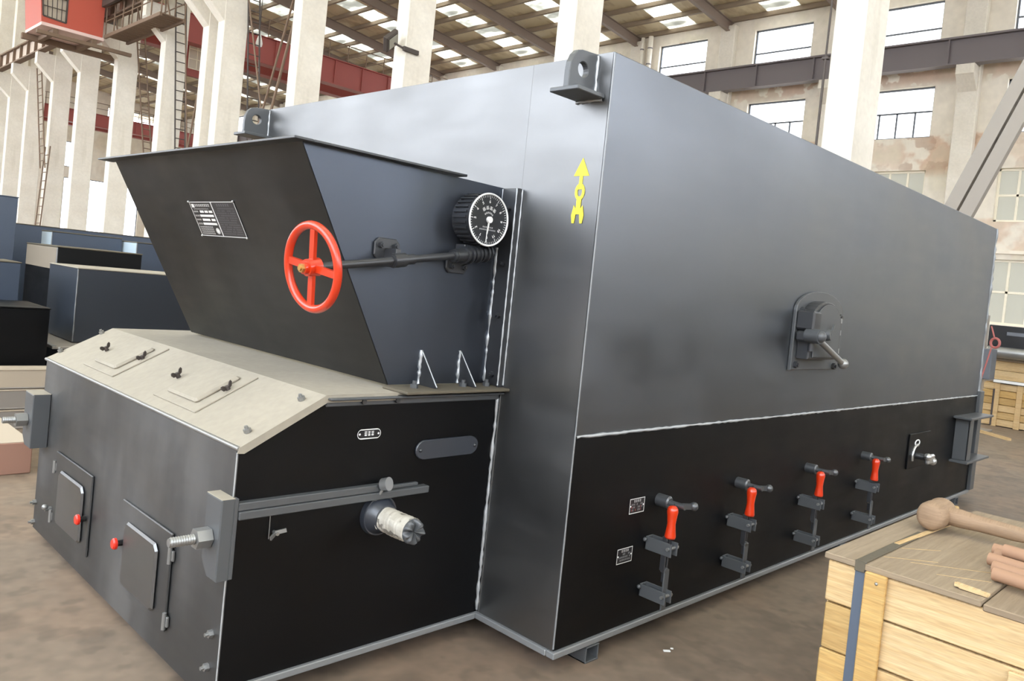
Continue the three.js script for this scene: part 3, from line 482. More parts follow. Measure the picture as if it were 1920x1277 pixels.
    P('nut', hexnut(V(xf - 0.028, y, zc), V(1, 0, 0), 0.036, 0.052), M.steel, tb);
    const th = [rod(V(xf, y, zc), V(xf - (za > -1 ? 0.14 : 0.112), y, zc), 0.0145, 14)]; for (let i = 0; i < (za > -1 ? 10 : 7); i++) th.push(rod(V(xf - 0.057 - i * 0.0082, y, zc), V(xf - 0.0625 - i * 0.0082, y, zc), 0.018, 14, 0.015));
    P('threaded_rod', th, M.steel, tb);
  }
  P('side_rail', [bb(X0 + 0.013, -0.6, 0.636, 0.664, zr, zr + 0.032, 0.003), bb(X0 + 0.013, -0.385, 0.606, 0.635, zr, zr + 0.04, 0.003), bb(-0.6, -0.43, 0.636, 0.65, zr, zr + 0.02, 0.003)], M.partLight, hs);
  P('cover_plate', exZ(Array.from({ length: 24 }, (_, i) => { const t = i / 24 * 2 * Math.PI; return [(Math.cos(t) > 0 ? -0.155 : -0.4) + Math.cos(t) * 0.052, 0.782 + Math.sin(t) * 0.042]; }), zr, zr + 0.012, null, 0.003), M.coverBlue, hs);
  for (const x of [-0.43, -0.125]) P('cover_screw', ball(V(x, 0.782, zr + 0.012), 0.009, 8), M.part, hs);
  {
    const cv = document.createElement('canvas'); cv.width = 256; cv.height = 96; const g = cv.getContext('2d'); g.fillStyle = '#e6e6e4'; g.fillRect(0, 0, 256, 96); g.fillStyle = '#1c1c1e'; g.beginPath(); g.roundRect(12, 12, 232, 72, 30); g.fill(); g.fillStyle = '#eee'; for (let i = 0; i < 3; i++) { const x = 78 + i * 36; for (const y of [24, 38, 52]) g.fillRect(x, y, 28, 5); g.fillRect(x + 12, 22, 5, 42); g.fillRect(x + 4, 58, 22, 6); } g.beginPath(); g.arc(30, 48, 10, 0, 7); g.arc(226, 48, 10, 0, 7); g.fill();
    const ct = new THREE.CanvasTexture(cv); ct.colorSpace = THREE.SRGBColorSpace; ct.repeat.set(1, 1);
    const sg = new THREE.ShapeGeometry(shapeOf(Array.from({ length: 24 }, (_, i) => { const t = i / 24 * 2 * Math.PI; return [(Math.cos(t) > 0 ? 0.8 : 0.2) + Math.cos(t) * 0.18, 0.5 + Math.sin(t) * 0.48]; })));
    sg.scale(0.115, 0.042, 1).translate(-0.745, 0.845, zr + 0.002); P('tag_plate', sg, std({ map: ct, roughness: 0.4 }), hs, { keepUV: true, label: 'small rounded white-edged tag plate' });
    const p2 = sg.attributes;
  }
  P('scratch_wire', [rod(V(-1.081, 0.612, zr + 0.002), V(-1.079, 0.51, zr + 0.002), 0.002)], M.steel, hs);
  P('wing_nut', [rod(V(-1.06, 0.533, zr), V(-1.06, 0.533, zr + 0.03), 0.007), bar(V(-1.066, 0.536, zr + 0.02), V(-1.03, 0.545, zr + 0.035), 0.014, 0.006), bar(V(-1.066, 0.532, zr + 0.02), V(-1.09, 0.522, zr + 0.035), 0.014, 0.006)], M.steel, hs);
  P('pipe_flange', [rod(V(-0.61, 0.535, zr), V(-0.61, 0.535, zr + 0.022), 0.083, 32, 0.079), rod(V(-0.61, 0.535, zr + 0.022), V(-0.61, 0.535, zr + 0.065), 0.074, 28, 0.053)], M.coverBlue, hs);
  {
    const prof = []; for (let i = 0; i <= 30; i++) prof.push(new THREE.Vector2(0.0485 + rnd(-0.0025, 0.0025) + (i % 7 === 0 ? 0.002 : 0), i / 30 * 0.165)); prof.push(new THREE.Vector2(0.046, 0.171), new THREE.Vector2(0.044, 0.172));
    const g = new THREE.LatheGeometry(prof, 26); const p = g.attributes.position; for (let i = 0; i < p.count; i++) { const a = Math.atan2(p.getZ(i), p.getX(i)), k = 1 + 0.035 * Math.sin(a * 3 + p.getY(i) * 30) + 0.02 * Math.sin(a * 7 + 2); p.setX(i, p.getX(i) * k); p.setZ(i, p.getZ(i) * k); } g.computeVertexNormals();
    g.rotateX(Math.PI / 2).translate(-0.61, 0.532, zr + 0.06); P('wrapped_pipe', g, M.wrap, hs, { label: 'pipe stub wrapped in wrinkled grey paper' });
    const cg = new THREE.LatheGeometry([[0.0485, 0], [0.047, 0.012], [0.036, 0.02], [0.02, 0.014], [0.0005, 0.006]].map(([a, b]) => new THREE.Vector2(a, b)), 40), cp = cg.attributes.position; for (let i = 0; i < cp.count; i++) { const a = Math.atan2(cp.getZ(i), cp.getX(i)); cp.setY(i, cp.getY(i) * (1 + 0.5 * Math.sin(a * 9) + 0.35 * Math.sin(a * 5 + 1))); } cg.computeVertexNormals();
    P('wrap_end', cg.rotateX(Math.PI / 2).translate(-0.61, 0.532, zr + 0.231), M.partLight, hs, { label: 'crumpled dark end of the wrapping' });
  }
  P('ball_lever', [rod(V(-0.64, 0.6, zr + 0.02), V(-0.626, 0.665, zr + 0.055), 0.006)], M.steel, hs);
  P('lever_ball', [rod(V(-0.628, 0.668, zr + 0.04), V(-0.618, 0.676, zr + 0.07), 0.024, 22, 0.027)], M.chrome, hs);

  // ---------------- peephole on the side
  {
    const ph = group('inspection_door', boiler), xa = 1.855, xb = 2.52, cx = (xa + xb) / 2 + 0.02, y0 = 1.178;
    const arch = (x0, x1, yb, ys, rise, k = 14) => { const p = [[x0, yb], [x1, yb]]; for (let i = 0; i <= k; i++) { const t = i / k * Math.PI; p.push([lerp(x0, x1, 0.5) + Math.cos(t) * (x1 - x0) / 2, ys + Math.sin(t) * rise]); } return p; };
    P('base_plate', exZ(arch(xa, xb, y0, 1.53, 0.125), 0, 0.022, null, 0.004), M.partLight, ph);
    P('cover', [exZ(arch(1.9, 2.32, 1.25, 1.46, 0.135), 0.02, 0.1, null, 0.008)], M.part, ph);
    P('cover_face', [exZ(arch(1.94, 2.29, 1.262, 1.46, 0.12), 0.1, 0.108, null, 0.004)], M.partLight, ph);
    for (const [x, y] of [[1.9, 1.21], [2.44, 1.2], [1.915, 1.53], [2.45, 1.51]]) P('bolt', [hexnut(V(x, y, 0.03), V(0, 0, 1), 0.02, 0.02), rod(V(x, y, 0.02), V(x, y, 0.05), 0.01)], M.part, ph);
    P('hinge_bracket', [bb(1.86, 1.96, 1.42, 1.53, 0.02, 0.13, 0.01), bb(1.85, 1.99, 1.35, 1.41, 0.03, 0.15, 0.012), rod(V(1.9, 1.52, 0.11), V(1.9, 1.3, 0.11), 0.018, 12)], M.part, ph);
    const a = V(1.86, 1.39, 0.145), b = V(2.235, 1.235, 0.17);
    P('handle_hub', [rod(V(1.88, 1.39, 0.09), V(1.87, 1.39, 0.175), 0.042, 18), ball(V(1.87, 1.39, 0.172), 0.034)], M.partLight, ph);
    P('handle', [rod(a, b, 0.017, 12), ball(b, 0.032)], M.steel, ph);
    P('cover_boss', [rod(V(2.11, 1.4, 0.1), V(2.11, 1.4, 0.135), 0.038, 18, 0.03), bar(V(2.11, 1.4, 0.13), V(2.15, 1.46, 0.125), 0.016, 0.012)], M.partLight, ph);
    P('hinge_pin', [rod(V(2.4, 1.3, 0.05), V(2.4, 1.48, 0.05), 0.008), hexnut(V(2.4, 1.49, 0.05), V(0, 1, 0), 0.02, 0.03), hexnut(V(2.4, 1.415, 0.05), V(0, 1, 0), 0.02, 0.03), hexnut(V(2.4, 1.3, 0.05), V(0, 1, 0), 0.02, 0.03)], M.steel, ph);
  }
  // ---------------- four air-damper levers with red grips
  for (const x of [0.62, 1.37, 2.23, 3.13]) {
    const lv = group('damper_lever', boiler), o = 0.1, bx2 = x + 0.01;
    P('shaft_collar', [rod(V(x + 0.045, 0.562, 0), V(x + 0.045, 0.562, 0.062), 0.03, 18), rod(V(x + 0.045, 0.562, 0.062), V(x + 0.045, 0.562, 0.068), 0.03, 18, 0.022), rod(V(x + 0.045, 0.562, 0.06), V(x + 0.045, 0.562, 0.15), 0.014, 12)], M.partMid, lv);
    P('pinch_handle', [bar(V(x + 0.03, 0.556, 0.1), V(x + 0.13, 0.553, 0.14), 0.026, 0.014), ball(V(x + 0.135, 0.553, 0.142), 0.021, 10)], M.partMid, lv);
    const prof = [[0.0, 0], [0.024, 0.002], [0.0265, 0.012], [0.022, 0.05], [0.0195, 0.08], [0.023, 0.12], [0.0265, 0.145], [0.0245, 0.163], [0.016, 0.174], [0, 0.178]].map(([a, b]) => new THREE.Vector2(a, b * 0.87));
    P('grip', new THREE.LatheGeometry(prof, 20).translate(x + 0.003, 0.412, o + 0.012), M.red, lv, { label: 'glossy orange-red grip' });
    P('lever_bar', [bb(x - 0.018, x - 0.008, 0.26, 0.42, o - 0.015, o + 0.012, 0.002), bb(x + 0.004, x + 0.012, 0.2, 0.42, o - 0.015, o + 0.012, 0.002)], M.part, lv);
    P('link_plate', [bb(x - 0.016, x + 0.024, 0.075, 0.265, o + 0.008, o + 0.016, 0.002), rod(V(x, 0.262, o - 0.012), V(x, 0.262, o + 0.016), 0.014, 12)], M.partLight, lv);
    for (const [y, h, dx2] of [[0.335, 0.062, 0.0], [0.115, 0.058, -0.01]]) {
      const br = P('bracket', [bb(x - 0.028 + dx2, x - 0.021 + dx2, y, y + h, 0, o + 0.045, 0.002), bb(x + 0.022 + dx2, x + 0.029 + dx2, y, y + h, 0, o + 0.045, 0.002), bb(x - 0.028 + dx2, x + 0.029 + dx2, y, y + h, 0, 0.006, 0.002)], M.partLight, lv);
      P('pin', [rod(V(x - 0.04 + dx2, y + h * 0.6, o + 0.03), V(x + 0.04 + dx2, y + h * 0.6, o + 0.03), 0.008), ball(V(x + 0.04 + dx2, y + h * 0.6, o + 0.03), 0.011, 8)], M.steel, br); P('bolt_head', ball(V(x - 0.04 + dx2, y + h * 0.8, 0.006), 0.01, 8), M.partLight, br);
    }
  }
  // two printed instruction plates beside the first lever
  for (const [x0, y0, sd, redInk] of [[0.435, 0.52, 3, true], [0.378, 0.297, 9, false]]) {
    const cv = document.createElement('canvas'); cv.width = 256; cv.height = 160; const g = cv.getContext('2d'); g.fillStyle = '#cfcfcc'; g.fillRect(0, 0, 256, 160); g.fillStyle = '#1b1a1c'; g.fillRect(8, 8, 240, 144);
    const cj = (x, y, s) => { for (const k of [0, 0.4, 0.85]) g.fillRect(x, y + k * s, s, s * 0.13); g.fillRect(x + s * 0.44, y, s * 0.13, s); };
    g.fillStyle = '#d9d9d6'; for (let i = 0; i < 4; i++) cj(70 + i * 32, 18, 24); for (let r = 0; r < 3; r++) for (let i = 0; i < 9; i++) { g.fillStyle = redInk && hash(i, r, sd) > 0.6 ? '#b05048' : '#a9a9a8'; if (hash(i, r, sd + 3) > 0.25) cj(30 + i * 22, 56 + r * 30, 17); }
    g.fillStyle = '#f2f2f0'; g.beginPath(); g.arc(20, 80, 9, 0, 7); g.fill(); g.beginPath(); g.arc(236, 80, 9, 0, 7); g.fill();
    const ct = new THREE.CanvasTexture(cv); ct.colorSpace = THREE.SRGBColorSpace;
    P('instruction_plate', new THREE.PlaneGeometry(0.115, 0.07).translate(x0 + 0.0575, y0 + 0.035, 0.002), std({ map: ct, roughness: 0.45 }), boiler, { keepUV: true });
  }
  // knob plate and rear bracket
  {
    const kp = P('knob_plate', bb(4.1, 4.6, 0.372, 0.652, 0, 0.012, 0.003), M.paintShaded);
    const tg = new THREE.TorusGeometry(0.03, 0.007, 8, 24).scale(1.7, 0.75, 0.5).translate(4.28, 0.572, 0.014); P('oval_tag', tg, M.white, kp);
    P('escutcheon', [new THREE.TorusGeometry(0.085, 0.012, 8, 28, 2.2).rotateZ(1.35).translate(4.27, 0.47, 0.016)], M.chrome, kp);
    P('knob_stem', rod(V(4.27, 0.47, 0), V(4.28, 0.47, 0.1), 0.025, 12), M.part, kp);
    P('knob', [bb(4.21, 4.36, 0.425, 0.5, 0.1, 0.135, 0.016), ball(V(4.22, 0.485, 0.12), 0.03, 10), ball(V(4.35, 0.44, 0.12), 0.032, 10)], M.chrome, kp, { label: 'polished two-lobed knob' });
    P('rear_bracket', [bb(5.22, 5.93, 0.725, 0.745, 0, 0.15, 0.003), bb(5.22, 5.93, 0.335, 0.355, 0, 0.15, 0.003), bb(5.3, 5.32, 0.355, 0.725, 0, 0.12, 0.003), bb(5.3, 5.42, 0.355, 0.725, 0.108, 0.12, 0.003)], M.partLight);
    P('rear_post', [bb(5.9, 6.02, 0.0, 0.95, -0.12, 0.03, 0.004), rod(V(5.99, 0.95, -0.02), V(6.01, 1.5, -0.03), 0.012)], M.partLight);
  }
}
// ================================================================= CRANES, RAILS AND LADDERS
function longZ(y0, y1, x0, x1, za, zb) { return box(x0, x1, y0, y1, za, zb); }
{
  const rb = group('runway_beam'); tag(rb, 'crane runway girder with dark stiffeners on the corbels of the white columns', 'girder');
  mesh('web', longZ(11.5, 12.3, 9.3, 9.34, -86, 26), M.girderLight, rb);
  mesh('flange', longZ(11.45, 11.53, 9.14, 9.5, -86, 26), M.rust, rb); mesh('flange', longZ(12.27, 12.35, 9.14, 9.5, -86, 26), M.rust, rb);
  for (let i = 0; i < 60; i++) mesh('stiffener', box(9.16, 9.48, 11.53, 12.27, -86 + i * 1.5, -85.92 + i * 1.5), M.rust, rb);
  const eb = group('runway_beam'); tag(eb, 'slate grey crane runway girder along the windowed far wall', 'girder');
  mesh('web', longZ(12.55, 13.6, 33.14, 33.2, -86, 26), M.girder, eb); mesh('flange', longZ(12.5, 12.56, 32.95, 33.4, -86, 26), M.girder, eb); mesh('flange', longZ(13.58, 13.66, 32.95, 33.4, -86, 26), M.girder, eb);
  for (let i = 0; i < 38; i++) mesh('stiffener', box(33.0, 33.18, 12.56, 13.58, -86 + i * 2.95, -85.94 + i * 2.95), M.girder, eb);
}
const handrail = (par, m, a, b, n, h = 1.05) => { // posts and two rails along a line
  const p = (t, y) => V(lerp(a.x, b.x, t), lerp(a.y, b.y, t) + y, lerp(a.z, b.z, t));
  for (let i = 0; i <= n; i++) mesh('rail_post', rod(p(i / n, 0), p(i / n, h), 0.03, 6), m, par);
  mesh('handrail', rod(p(0, h), p(1, h), 0.032, 6), m, par); mesh('handrail', rod(p(0, h * 0.5), p(1, h * 0.5), 0.026, 6), m, par);
};
function craneFar(z, y0, y1, label, rails) {
  const c = group('bridge_crane'); tag(c, label, 'crane');
  for (const zz of [z, z - 2.6]) { mesh('box_girder', [bb(10.95, 33.0, y0, y1, zz - 0.55, zz, 0.02), bb(10.95, 33.0, y1, y1 + 0.05, zz - 0.65, zz + 0.1, 0.01), bb(10.95, 33.0, y0 - 0.06, y0, zz - 0.65, zz + 0.12, 0.01)], M.craneRed, c); }
  for (let i = 0; i < 11; i++) mesh('stiffener', bb(11.8 + i * 2, 11.86 + i * 2, y0 + 0.02, y1 - 0.02, z, z + 0.08, 0.005), M.craneRed, c);
  for (const x of [11.0, 32.6]) mesh('end_carriage', bb(x, x + 0.4, y0 - 0.15, y0 + 0.6, z - 3.6, z + 1.0, 0.02), M.darkSteel, c);
  if (rails) handrail(c, M.rust, V(11.2, y1 + 0.05, z), V(32.8, y1 + 0.05, z), 16);
  return c;
}
{
  const c2 = craneFar(-42, 12.85, 14.3, 'red bridge crane with handrail spanning the bay behind the hopper', true);
  { // its cab
    const cab = mesh('cab', [bb(15.35, 16.75, 11.45, 13.3, -44.3, -43.98, 0.01), exZ([[15.3, 13.3], [16.8, 13.3], [16.8, 14.1], [16.2, 14.6], [15.8, 14.6], [15.3, 14.2]], -45.8, -43.95), bb(15.35, 15.42, 11.45, 13.3, -45.8, -44.3, 0.01)], M.craneRed, c2, { label: 'red operator cab with paned window' });
    mesh('cab_window', quads([[V(15.65, 11.85, -43.96), V(16.6, 11.85, -43.96), V(16.6, 13.55, -43.96), V(15.65, 13.55, -43.96)]]), M.palePane, cab);
    mesh('window_bar', [0, 1, 2].map((i) => box(15.65 + i * 0.46, 15.69 + i * 0.46, 11.85, 13.55, -43.97, -43.93)).concat([0, 1, 2, 3].map((i) => box(15.65, 16.62, 11.85 + i * 0.55, 11.89 + i * 0.55, -43.97, -43.93))), M.creamFrame, cab);
  }
  craneFar(-81, 12.5, 13.6, 'distant red bridge crane seen between the left columns', true);

  // crane of the camera's bay: red cab with its gangway
  const c1 = group('bridge_crane'); tag(c1, 'bridge crane with large red cab at the top left', 'crane');
  for (const z of [-37.4, -41]) mesh('box_girder', bb(-15.6, 9.0, 13.4, 14.9, z - 0.6, z, 0.02), M.craneRed, c1);
  for (const x of [9.15, -15.6]) mesh('end_carriage', bb(x, x + 0.42, 12.36, 13.4, -42.2, -36.2, 0.02), M.darkSteel, c1);
  const Z0 = -36.0, cab = mesh('cab', [exZ([[6.45, 10.36], [8.8, 10.36], [8.8, 13.4], [6.2, 13.4]], Z0 - 2.4, Z0, [[[6.5, 10.62], [7.35, 10.55], [7.35, 11.55], [6.42, 11.55]]], 0.01)], M.cabRed, c1, { label: 'red sheet-metal operator cab' });
  mesh('cab_window', quads([[V(6.44, 10.55, Z0 - 0.1), V(7.38, 10.55, Z0 - 0.1), V(7.38, 11.6, Z0 - 0.1), V(6.36, 11.6, Z0 - 0.1)]]), M.palePane, cab);
  mesh('window_bar', [bar(V(6.5, 10.62, Z0), V(7.36, 10.55, Z0), 0.06, 0.06), bar(V(6.5, 10.62, Z0), V(6.42, 11.55, Z0), 0.06, 0.06, V(1, 0, 0)), bar(V(7.35, 10.55, Z0), V(7.35, 11.55, Z0), 0.06, 0.06, V(1, 0, 0)), bar(V(6.42, 11.52, Z0), V(7.35, 11.52, Z0), 0.06, 0.06), ...[0.2, 0.4, 0.6, 0.8].map((t) => bar(V(lerp(6.5, 7.35, t), 10.6, Z0 - 0.02), V(lerp(6.42, 7.35, t), 11.55, Z0 - 0.02), 0.025, 0.03, V(1, 0, 0))), bar(V(6.47, 11.05, Z0 - 0.02), V(7.35, 11.05, Z0 - 0.02), 0.03, 0.03)], M.darkSteel, cab);
  mesh('floor_pan', bb(6.45, 8.85, 10.22, 10.36, Z0 - 2.4, Z0 + 0.03, 0.01), M.cabPink, cab);
  mesh('support_beam', [bb(6.3, 10.0, 9.85, 10.0, Z0 - 0.05, Z0 + 0.12, 0.01), bb(6.3, 10.0, 9.95, 10.2, Z0 - 2.4, Z0 - 2.2, 0.01), bb(6.9, 7.1, 10.0, 10.22, Z0 - 2.3, Z0, 0.01), bb(8.4, 8.6, 10.0, 10.22, Z0 - 2.3, Z0, 0.01)], M.rust, c1);
  const gw = mesh('gangway', [bb(8.85, 8.95, 10.35, 10.5, Z0, -29.8, 0.01), bb(9.75, 9.85, 10.35, 10.5, Z0, -29.8, 0.01)], M.rust, c1);
  for (let i = 0; i < 20; i++) mesh('tread', bb(8.95, 9.75, 10.45, 10.49, Z0 + 0.02 + i * 0.31, Z0 + 0.26 + i * 0.31, 0.004), M.rust, gw);
  handrail(c1, M.rust, V(8.9, 10.5, Z0), V(8.9, 10.5, -29.8), 6, 1.2); handrail(c1, M.rust, V(9.8, 10.5, Z0), V(9.8, 10.5, -29.8), 6, 1.2);
  for (const z of [Z0 + 0.4, -33, -30]) mesh('hanger', rod(V(9.3, 10.5, z), V(9.3, 13.0, z - 1.5), 0.035, 6), M.rust, c1);
  mesh('walkway_side', bb(8.6, 8.75, 11.6, 13.3, -35.8, -32.5, 0.01), M.darkSteel, c1);
}
function ladder(name, label, a, b, side, w, n, m, r = 0.03) {
  const L = group(name); tag(L, label, 'ladder'); const s = side.clone().multiplyScalar(w / 2), d = b.clone().sub(a);
  for (const k of [-1, 1]) mesh('stile', rod(a.clone().addScaledVector(s, k), b.clone().addScaledVector(s, k), r, 6), m, L);
  for (let i = 1; i < n; i++) { const c = a.clone().addScaledVector(d, i / n); mesh('rung', rod(c.clone().sub(s), c.clone().add(s), r * 0.7, 6), m, L); }
  return L;
}
ladder('ladder', 'steel ladder running up beside the fourth white column left of the hopper top', V(11.35, FL, -31.9), V(10.28, 13.2, -31.9), V(1, 0, 0), 0.42, 34, M.darkSteel);
ladder('ladder', 'steel ladder on the paired white columns left of the boiler body', V(11.9, FL, -26.5), V(10.75, 13.4, -26.5), V(1, 0, 0), 0.45, 34, M.darkSteel);
ladder('ladder', 'brown ladder leaning between columns under the crane gangway', V(12.4, FL, -37.4), V(10.75, 11.8, -37.4), V(1, 0, 0), 0.36, 40, M.rust, 0.035);
ladder('ladder', 'long thin upper ladder in front of the far left columns', V(9.68, 5.2, -47.0), V(9.68, 10.9, -49.3), V(0, 0, 1), 0.9, 14, M.rust, 0.035);
ladder('ladder', 'thin ladder standing on the floor below a longer one at far left', V(9.85, FL, -48.0), V(9.85, 6.4, -47.0), V(0, 0, 1), 0.9, 14, M.rust, 0.035);
{
  const br = (pts, label) => { const g = group('bracing'); tag(g, label, 'bracing'); for (const [a, b, r] of pts) mesh('brace_rod', rod(V(...a), V(...b), r, 8), M.rust, g); };
  br([[[10.45, 11.6, -26.2], [10.45, 6.5, -24.1], 0.03], [[10.45, 11.6, -22.0], [10.45, 6.5, -24.1], 0.04], [[10.55, 10.9, -22.1], [10.55, 5.6, -24.0], 0.05], [[10.45, 6.5, -24.1], [10.45, 1.5, -26.3], 0.04], [[10.55, 6.5, -24.0], [10.55, 1.5, -21.8], 0.04]], 'crossed steel sway bracing between two tall white columns above the hopper');
  br([[[10.45, 12.2, -31.75], [10.45, 5.4, -30.1], 0.03], [[10.45, 11.6, -28.65], [10.45, 5.4, -30.1], 0.04], [[10.55, 10.4, -29.0], [10.55, 4.6, -30.0], 0.03], [[10.45, 5.4, -30.1], [10.45, 0.5, -31.6], 0.04], [[10.45, 5.4, -30.1], [10.45, 0.5, -28.7], 0.04]], 'crossed rusty sway bracing left of the paired white columns');
  // heavy diagonal strut from column foot up to the next column, right of the boiler
  const st = group('diagonal_strut'); tag(st, 'heavy grey double-channel strut rising diagonally at the upper right', 'strut');
  const a = V(10.45, 0.08, -2.94), b = V(10.45, 12.85, 2.1), d = b.clone().sub(a).normalize(), s = V(1, 0, 0).cross(d).normalize();
  for (const k of [-1, 1]) { const o = s.clone().multiplyScalar(0.115 * k); mesh('channel', [bar(a.clone().add(o), b.clone().add(o), 0.19, 0.03, s), bar(a.clone().add(o).addScaledVector(s, 0.09).add(V(0.06, 0, 0)), b.clone().add(o).addScaledVector(s, 0.09).add(V(0.06, 0, 0)), 0.012, 0.12, s), bar(a.clone().add(o).addScaledVector(s, -0.09).add(V(0.06, 0, 0)), b.clone().add(o).addScaledVector(s, -0.09).add(V(0.06, 0, 0)), 0.012, 0.12, s)], M.strut, st); }
  for (let i = 1; i < 9; i++) { const c = a.clone().lerp(b, i / 9); mesh('batten_plate', bar(c.clone().addScaledVector(d, -0.08), c.clone().addScaledVector(d, 0.08), 0.3, 0.02, s).translate(0.1, 0, 0), M.strut, st); }
  // floodlight on a column, hanging lamp, pipes
  const fl = group('floodlight'); tag(fl, 'square floodlight tilted down from a white column above the boiler', 'lamp');
  const R = new THREE.Matrix4().makeRotationFromEuler(new THREE.Euler(0.5, 0.5, 0.6)), pl = (g) => g.applyMatrix4(R).translate(9.58, 7.62, -15.66);
  mesh('housing', pl(ext([[-0.24, -0.22], [0.24, -0.22], [0.24, 0.22], [-0.24, 0.22]], 0.16, null, 0.03)), M.darkSteel, fl); mesh('lens', pl(box(-0.17, 0.17, -0.15, 0.15, 0.15, 0.175)), M.frost, fl);
  mesh('bracket', [rod(V(9.62, 7.6, -15.66), V(9.93, 7.44, -15.41), 0.03), bb(9.9, 10.4, 7.38, 7.5, -15.445, -15.36, 0.01)], M.darkSteel, fl);
  const hl = group('pendant_lamp'); tag(hl, 'white teardrop pendant lamp hanging in front of the red crane girder', 'lamp');
  mesh('cord', rod(V(15.83, 18.4, -36), V(15.86, 12.7, -36), 0.02, 6), M.darkSteel, hl); mesh('shade', new THREE.LatheGeometry([[0.03, 0.75], [0.06, 0.6], [0.12, 0.4], [0.17, 0.2], [0.15, 0.05], [0.02, 0]].map(([p, q]) => new THREE.Vector2(p, q)), 14).translate(15.88, 12.0, -36), M.white, hl); mesh('weight', [rod(V(15.9, 12.0, -36), V(15.98, 10.8, -36), 0.018, 6)], M.white, hl);
  const dp = group('conduit_pipe'); tag(dp, 'thin brown conduit running down the white column behind the boiler', 'pipe');
  mesh('tube', [rod(V(9.97, 0, -3.78), V(9.97, 5.7, -3.78), 0.022, 8), rod(V(9.97, 5.7, -3.78), V(9.97, 18, -3.74), 0.018, 8)], M.darkSteel, dp); for (const y of [2, 4, 5.7, 8]) mesh('clip', box(9.94, 10.01, y, y + 0.04, -3.83, -3.73), M.darkSteel, dp);
  for (const [z, nm] of [[-25.2, 'thicker'], [-25.75, 'thinner']]) { const p = group('rain_pipe'), rr = nm === 'thicker' ? 0.14 : 0.1, px = 33.56; tag(p, nm + ' of two pale rain pipes strapped on the far wall pilaster under the roof', 'pipe'); mesh('tube', rod(V(px, FL, z), V(px, 16.2, z), rr, 12), M.column, p); for (let y = 2; y < 16; y += 0.9) mesh('strap', rod(V(px, y, z), V(px, y + 0.07, z), rr + 0.012, 12), M.girder, p); }
}
// ================================================================= STEELWORK STORED ON THE LEFT
function steelBox(label, x0, x1, y0, y1, zb, zf, o = {}) {
  const g = group(o.name || 'steel_box'); tag(g, label, o.cat || 'steel box', null);
  mesh('shell', bb(x0, x1, y0, y1 - 0.004, zb, zf, 0.006), o.m || M.paint, g);
  mesh('top_sheet', bb(x0 - 0.006, x1 + 0.006, y1 - 0.006, y1 + 0.006, zb - 0.006, zf + 0.006, 0.003), o.top || M.dustDark, g);
  if (o.end) mesh('end_tint', bb(x0 - 0.006, x0 - 0.001, Math.max(y0 + 0.02, y1 - 0.24), y1 - 0.01, zb + 0.02, zf - 0.01, 0.002), o.end, g);  // tinted upper end: painted reflection on the back pair, beige dust on another
  mesh('corner_weld', weld(V(x0 - 0.001, y0 + 0.01, zf + 0.001), V(x0 - 0.001, y1 - 0.01, zf + 0.001), 0.006, 0.06, 0.3), M.edge, g);
  return g;
}
steelBox('tall blue-grey steel cabinet at the left picture edge behind the stored boxes', -1.5, -0.105, FL, 1.925, -9.36, -8.5, { m: M.blueSteel, name: 'steel_cabinet', cat: 'cabinet', top: M.blueSteel });
steelBox('long blue-grey steel box at the very back of the stored steelwork', 0.0, 2.4, FL, 1.647, -10.85, -10.0, { m: M.blueSteel });
steelBox('steel box with a reflection painted on its narrow end, left one of the back pair', 0.248, 1.016, FL, 1.583, -8.84, -8.42, { m: M.blueSteel, end: M.paleReflection });
steelBox('steel box with a reflection painted on its narrow end, right one of the back pair', 1.052, 2.0, FL, 1.555, -8.5, -8.0, { m: M.blueSteel, end: M.paleReflection });
steelBox('dark steel box with a dusty beige end behind the big black one', -0.007, 0.84, FL, 1.42, -8.38, -7.22, { m: M.paintShaded, end: M.tan });
steelBox('big black steel box with dusty top raised beside the hopper', -0.092, 1.15, 0.536, 1.246, -7.12, -6.2, { m: M.coverBlue, top: M.dust });
steelBox('low black steel base with projecting top plate under the big black box', -0.2, 1.2, FL, 0.5, -7.1, -6.1, { m: M.paintShaded });
{ const g = group('cover_plate'); tag(g, 'flat grey steel plate sticking out under the big black box', 'plate'); mesh('sheet', bb(-0.34, 1.25, 0.506, 0.53, -7.14, -5.9, 0.004), M.greyChannel, g); mesh('edge_lip', bb(-0.34, -0.3, 0.53, 0.535, -7.1, -5.92, 0.002), M.edge, g); }
steelBox('narrow dark blue steel box standing at the left edge under the cabinet', -1.1, -0.47, FL, 1.24, -7.2, -6.6, { m: M.blueSteel });
steelBox('low dark teal steel box behind the channel beams at left', -1.6, -0.42, FL, 0.88, -6.5, -5.75, { m: M.paintShaded, top: M.paintShaded });
[['topmost of three grey steel channel beams stacked on the floor at left', 0.235, 0.4], ['middle of three grey steel channel beams stacked on the floor at left', 0.065, 0.23], ['lowest of three grey steel channel beams stacked on the floor at left', FL, 0.06]].forEach(([label, y0, y1], i) => {
  const g = group('channel_beam'); tag(g, label, 'beam', 'stacked channel beams'); const xa = -2.4, xb = -0.3 - i * 0.05;
  mesh('web', bb(xa, xb, y0, y1, -5.42, -5.405, 0.004), i ? M.greyChannel : M.beige, g); mesh('flange', bb(xa, xb, y1 - 0.014, y1, -5.6, -5.4, 0.004), M.beige, g); mesh('flange', bb(xa, xb, y0, y0 + 0.014, -5.6, -5.4, 0.004), M.greyChannel, g);
  if (i === 1) mesh('bolt_hole', rod(V(-1.0, 0.15, -5.41), V(-1.0, 0.15, -5.402), 0.02, 12), M.black, g);
});
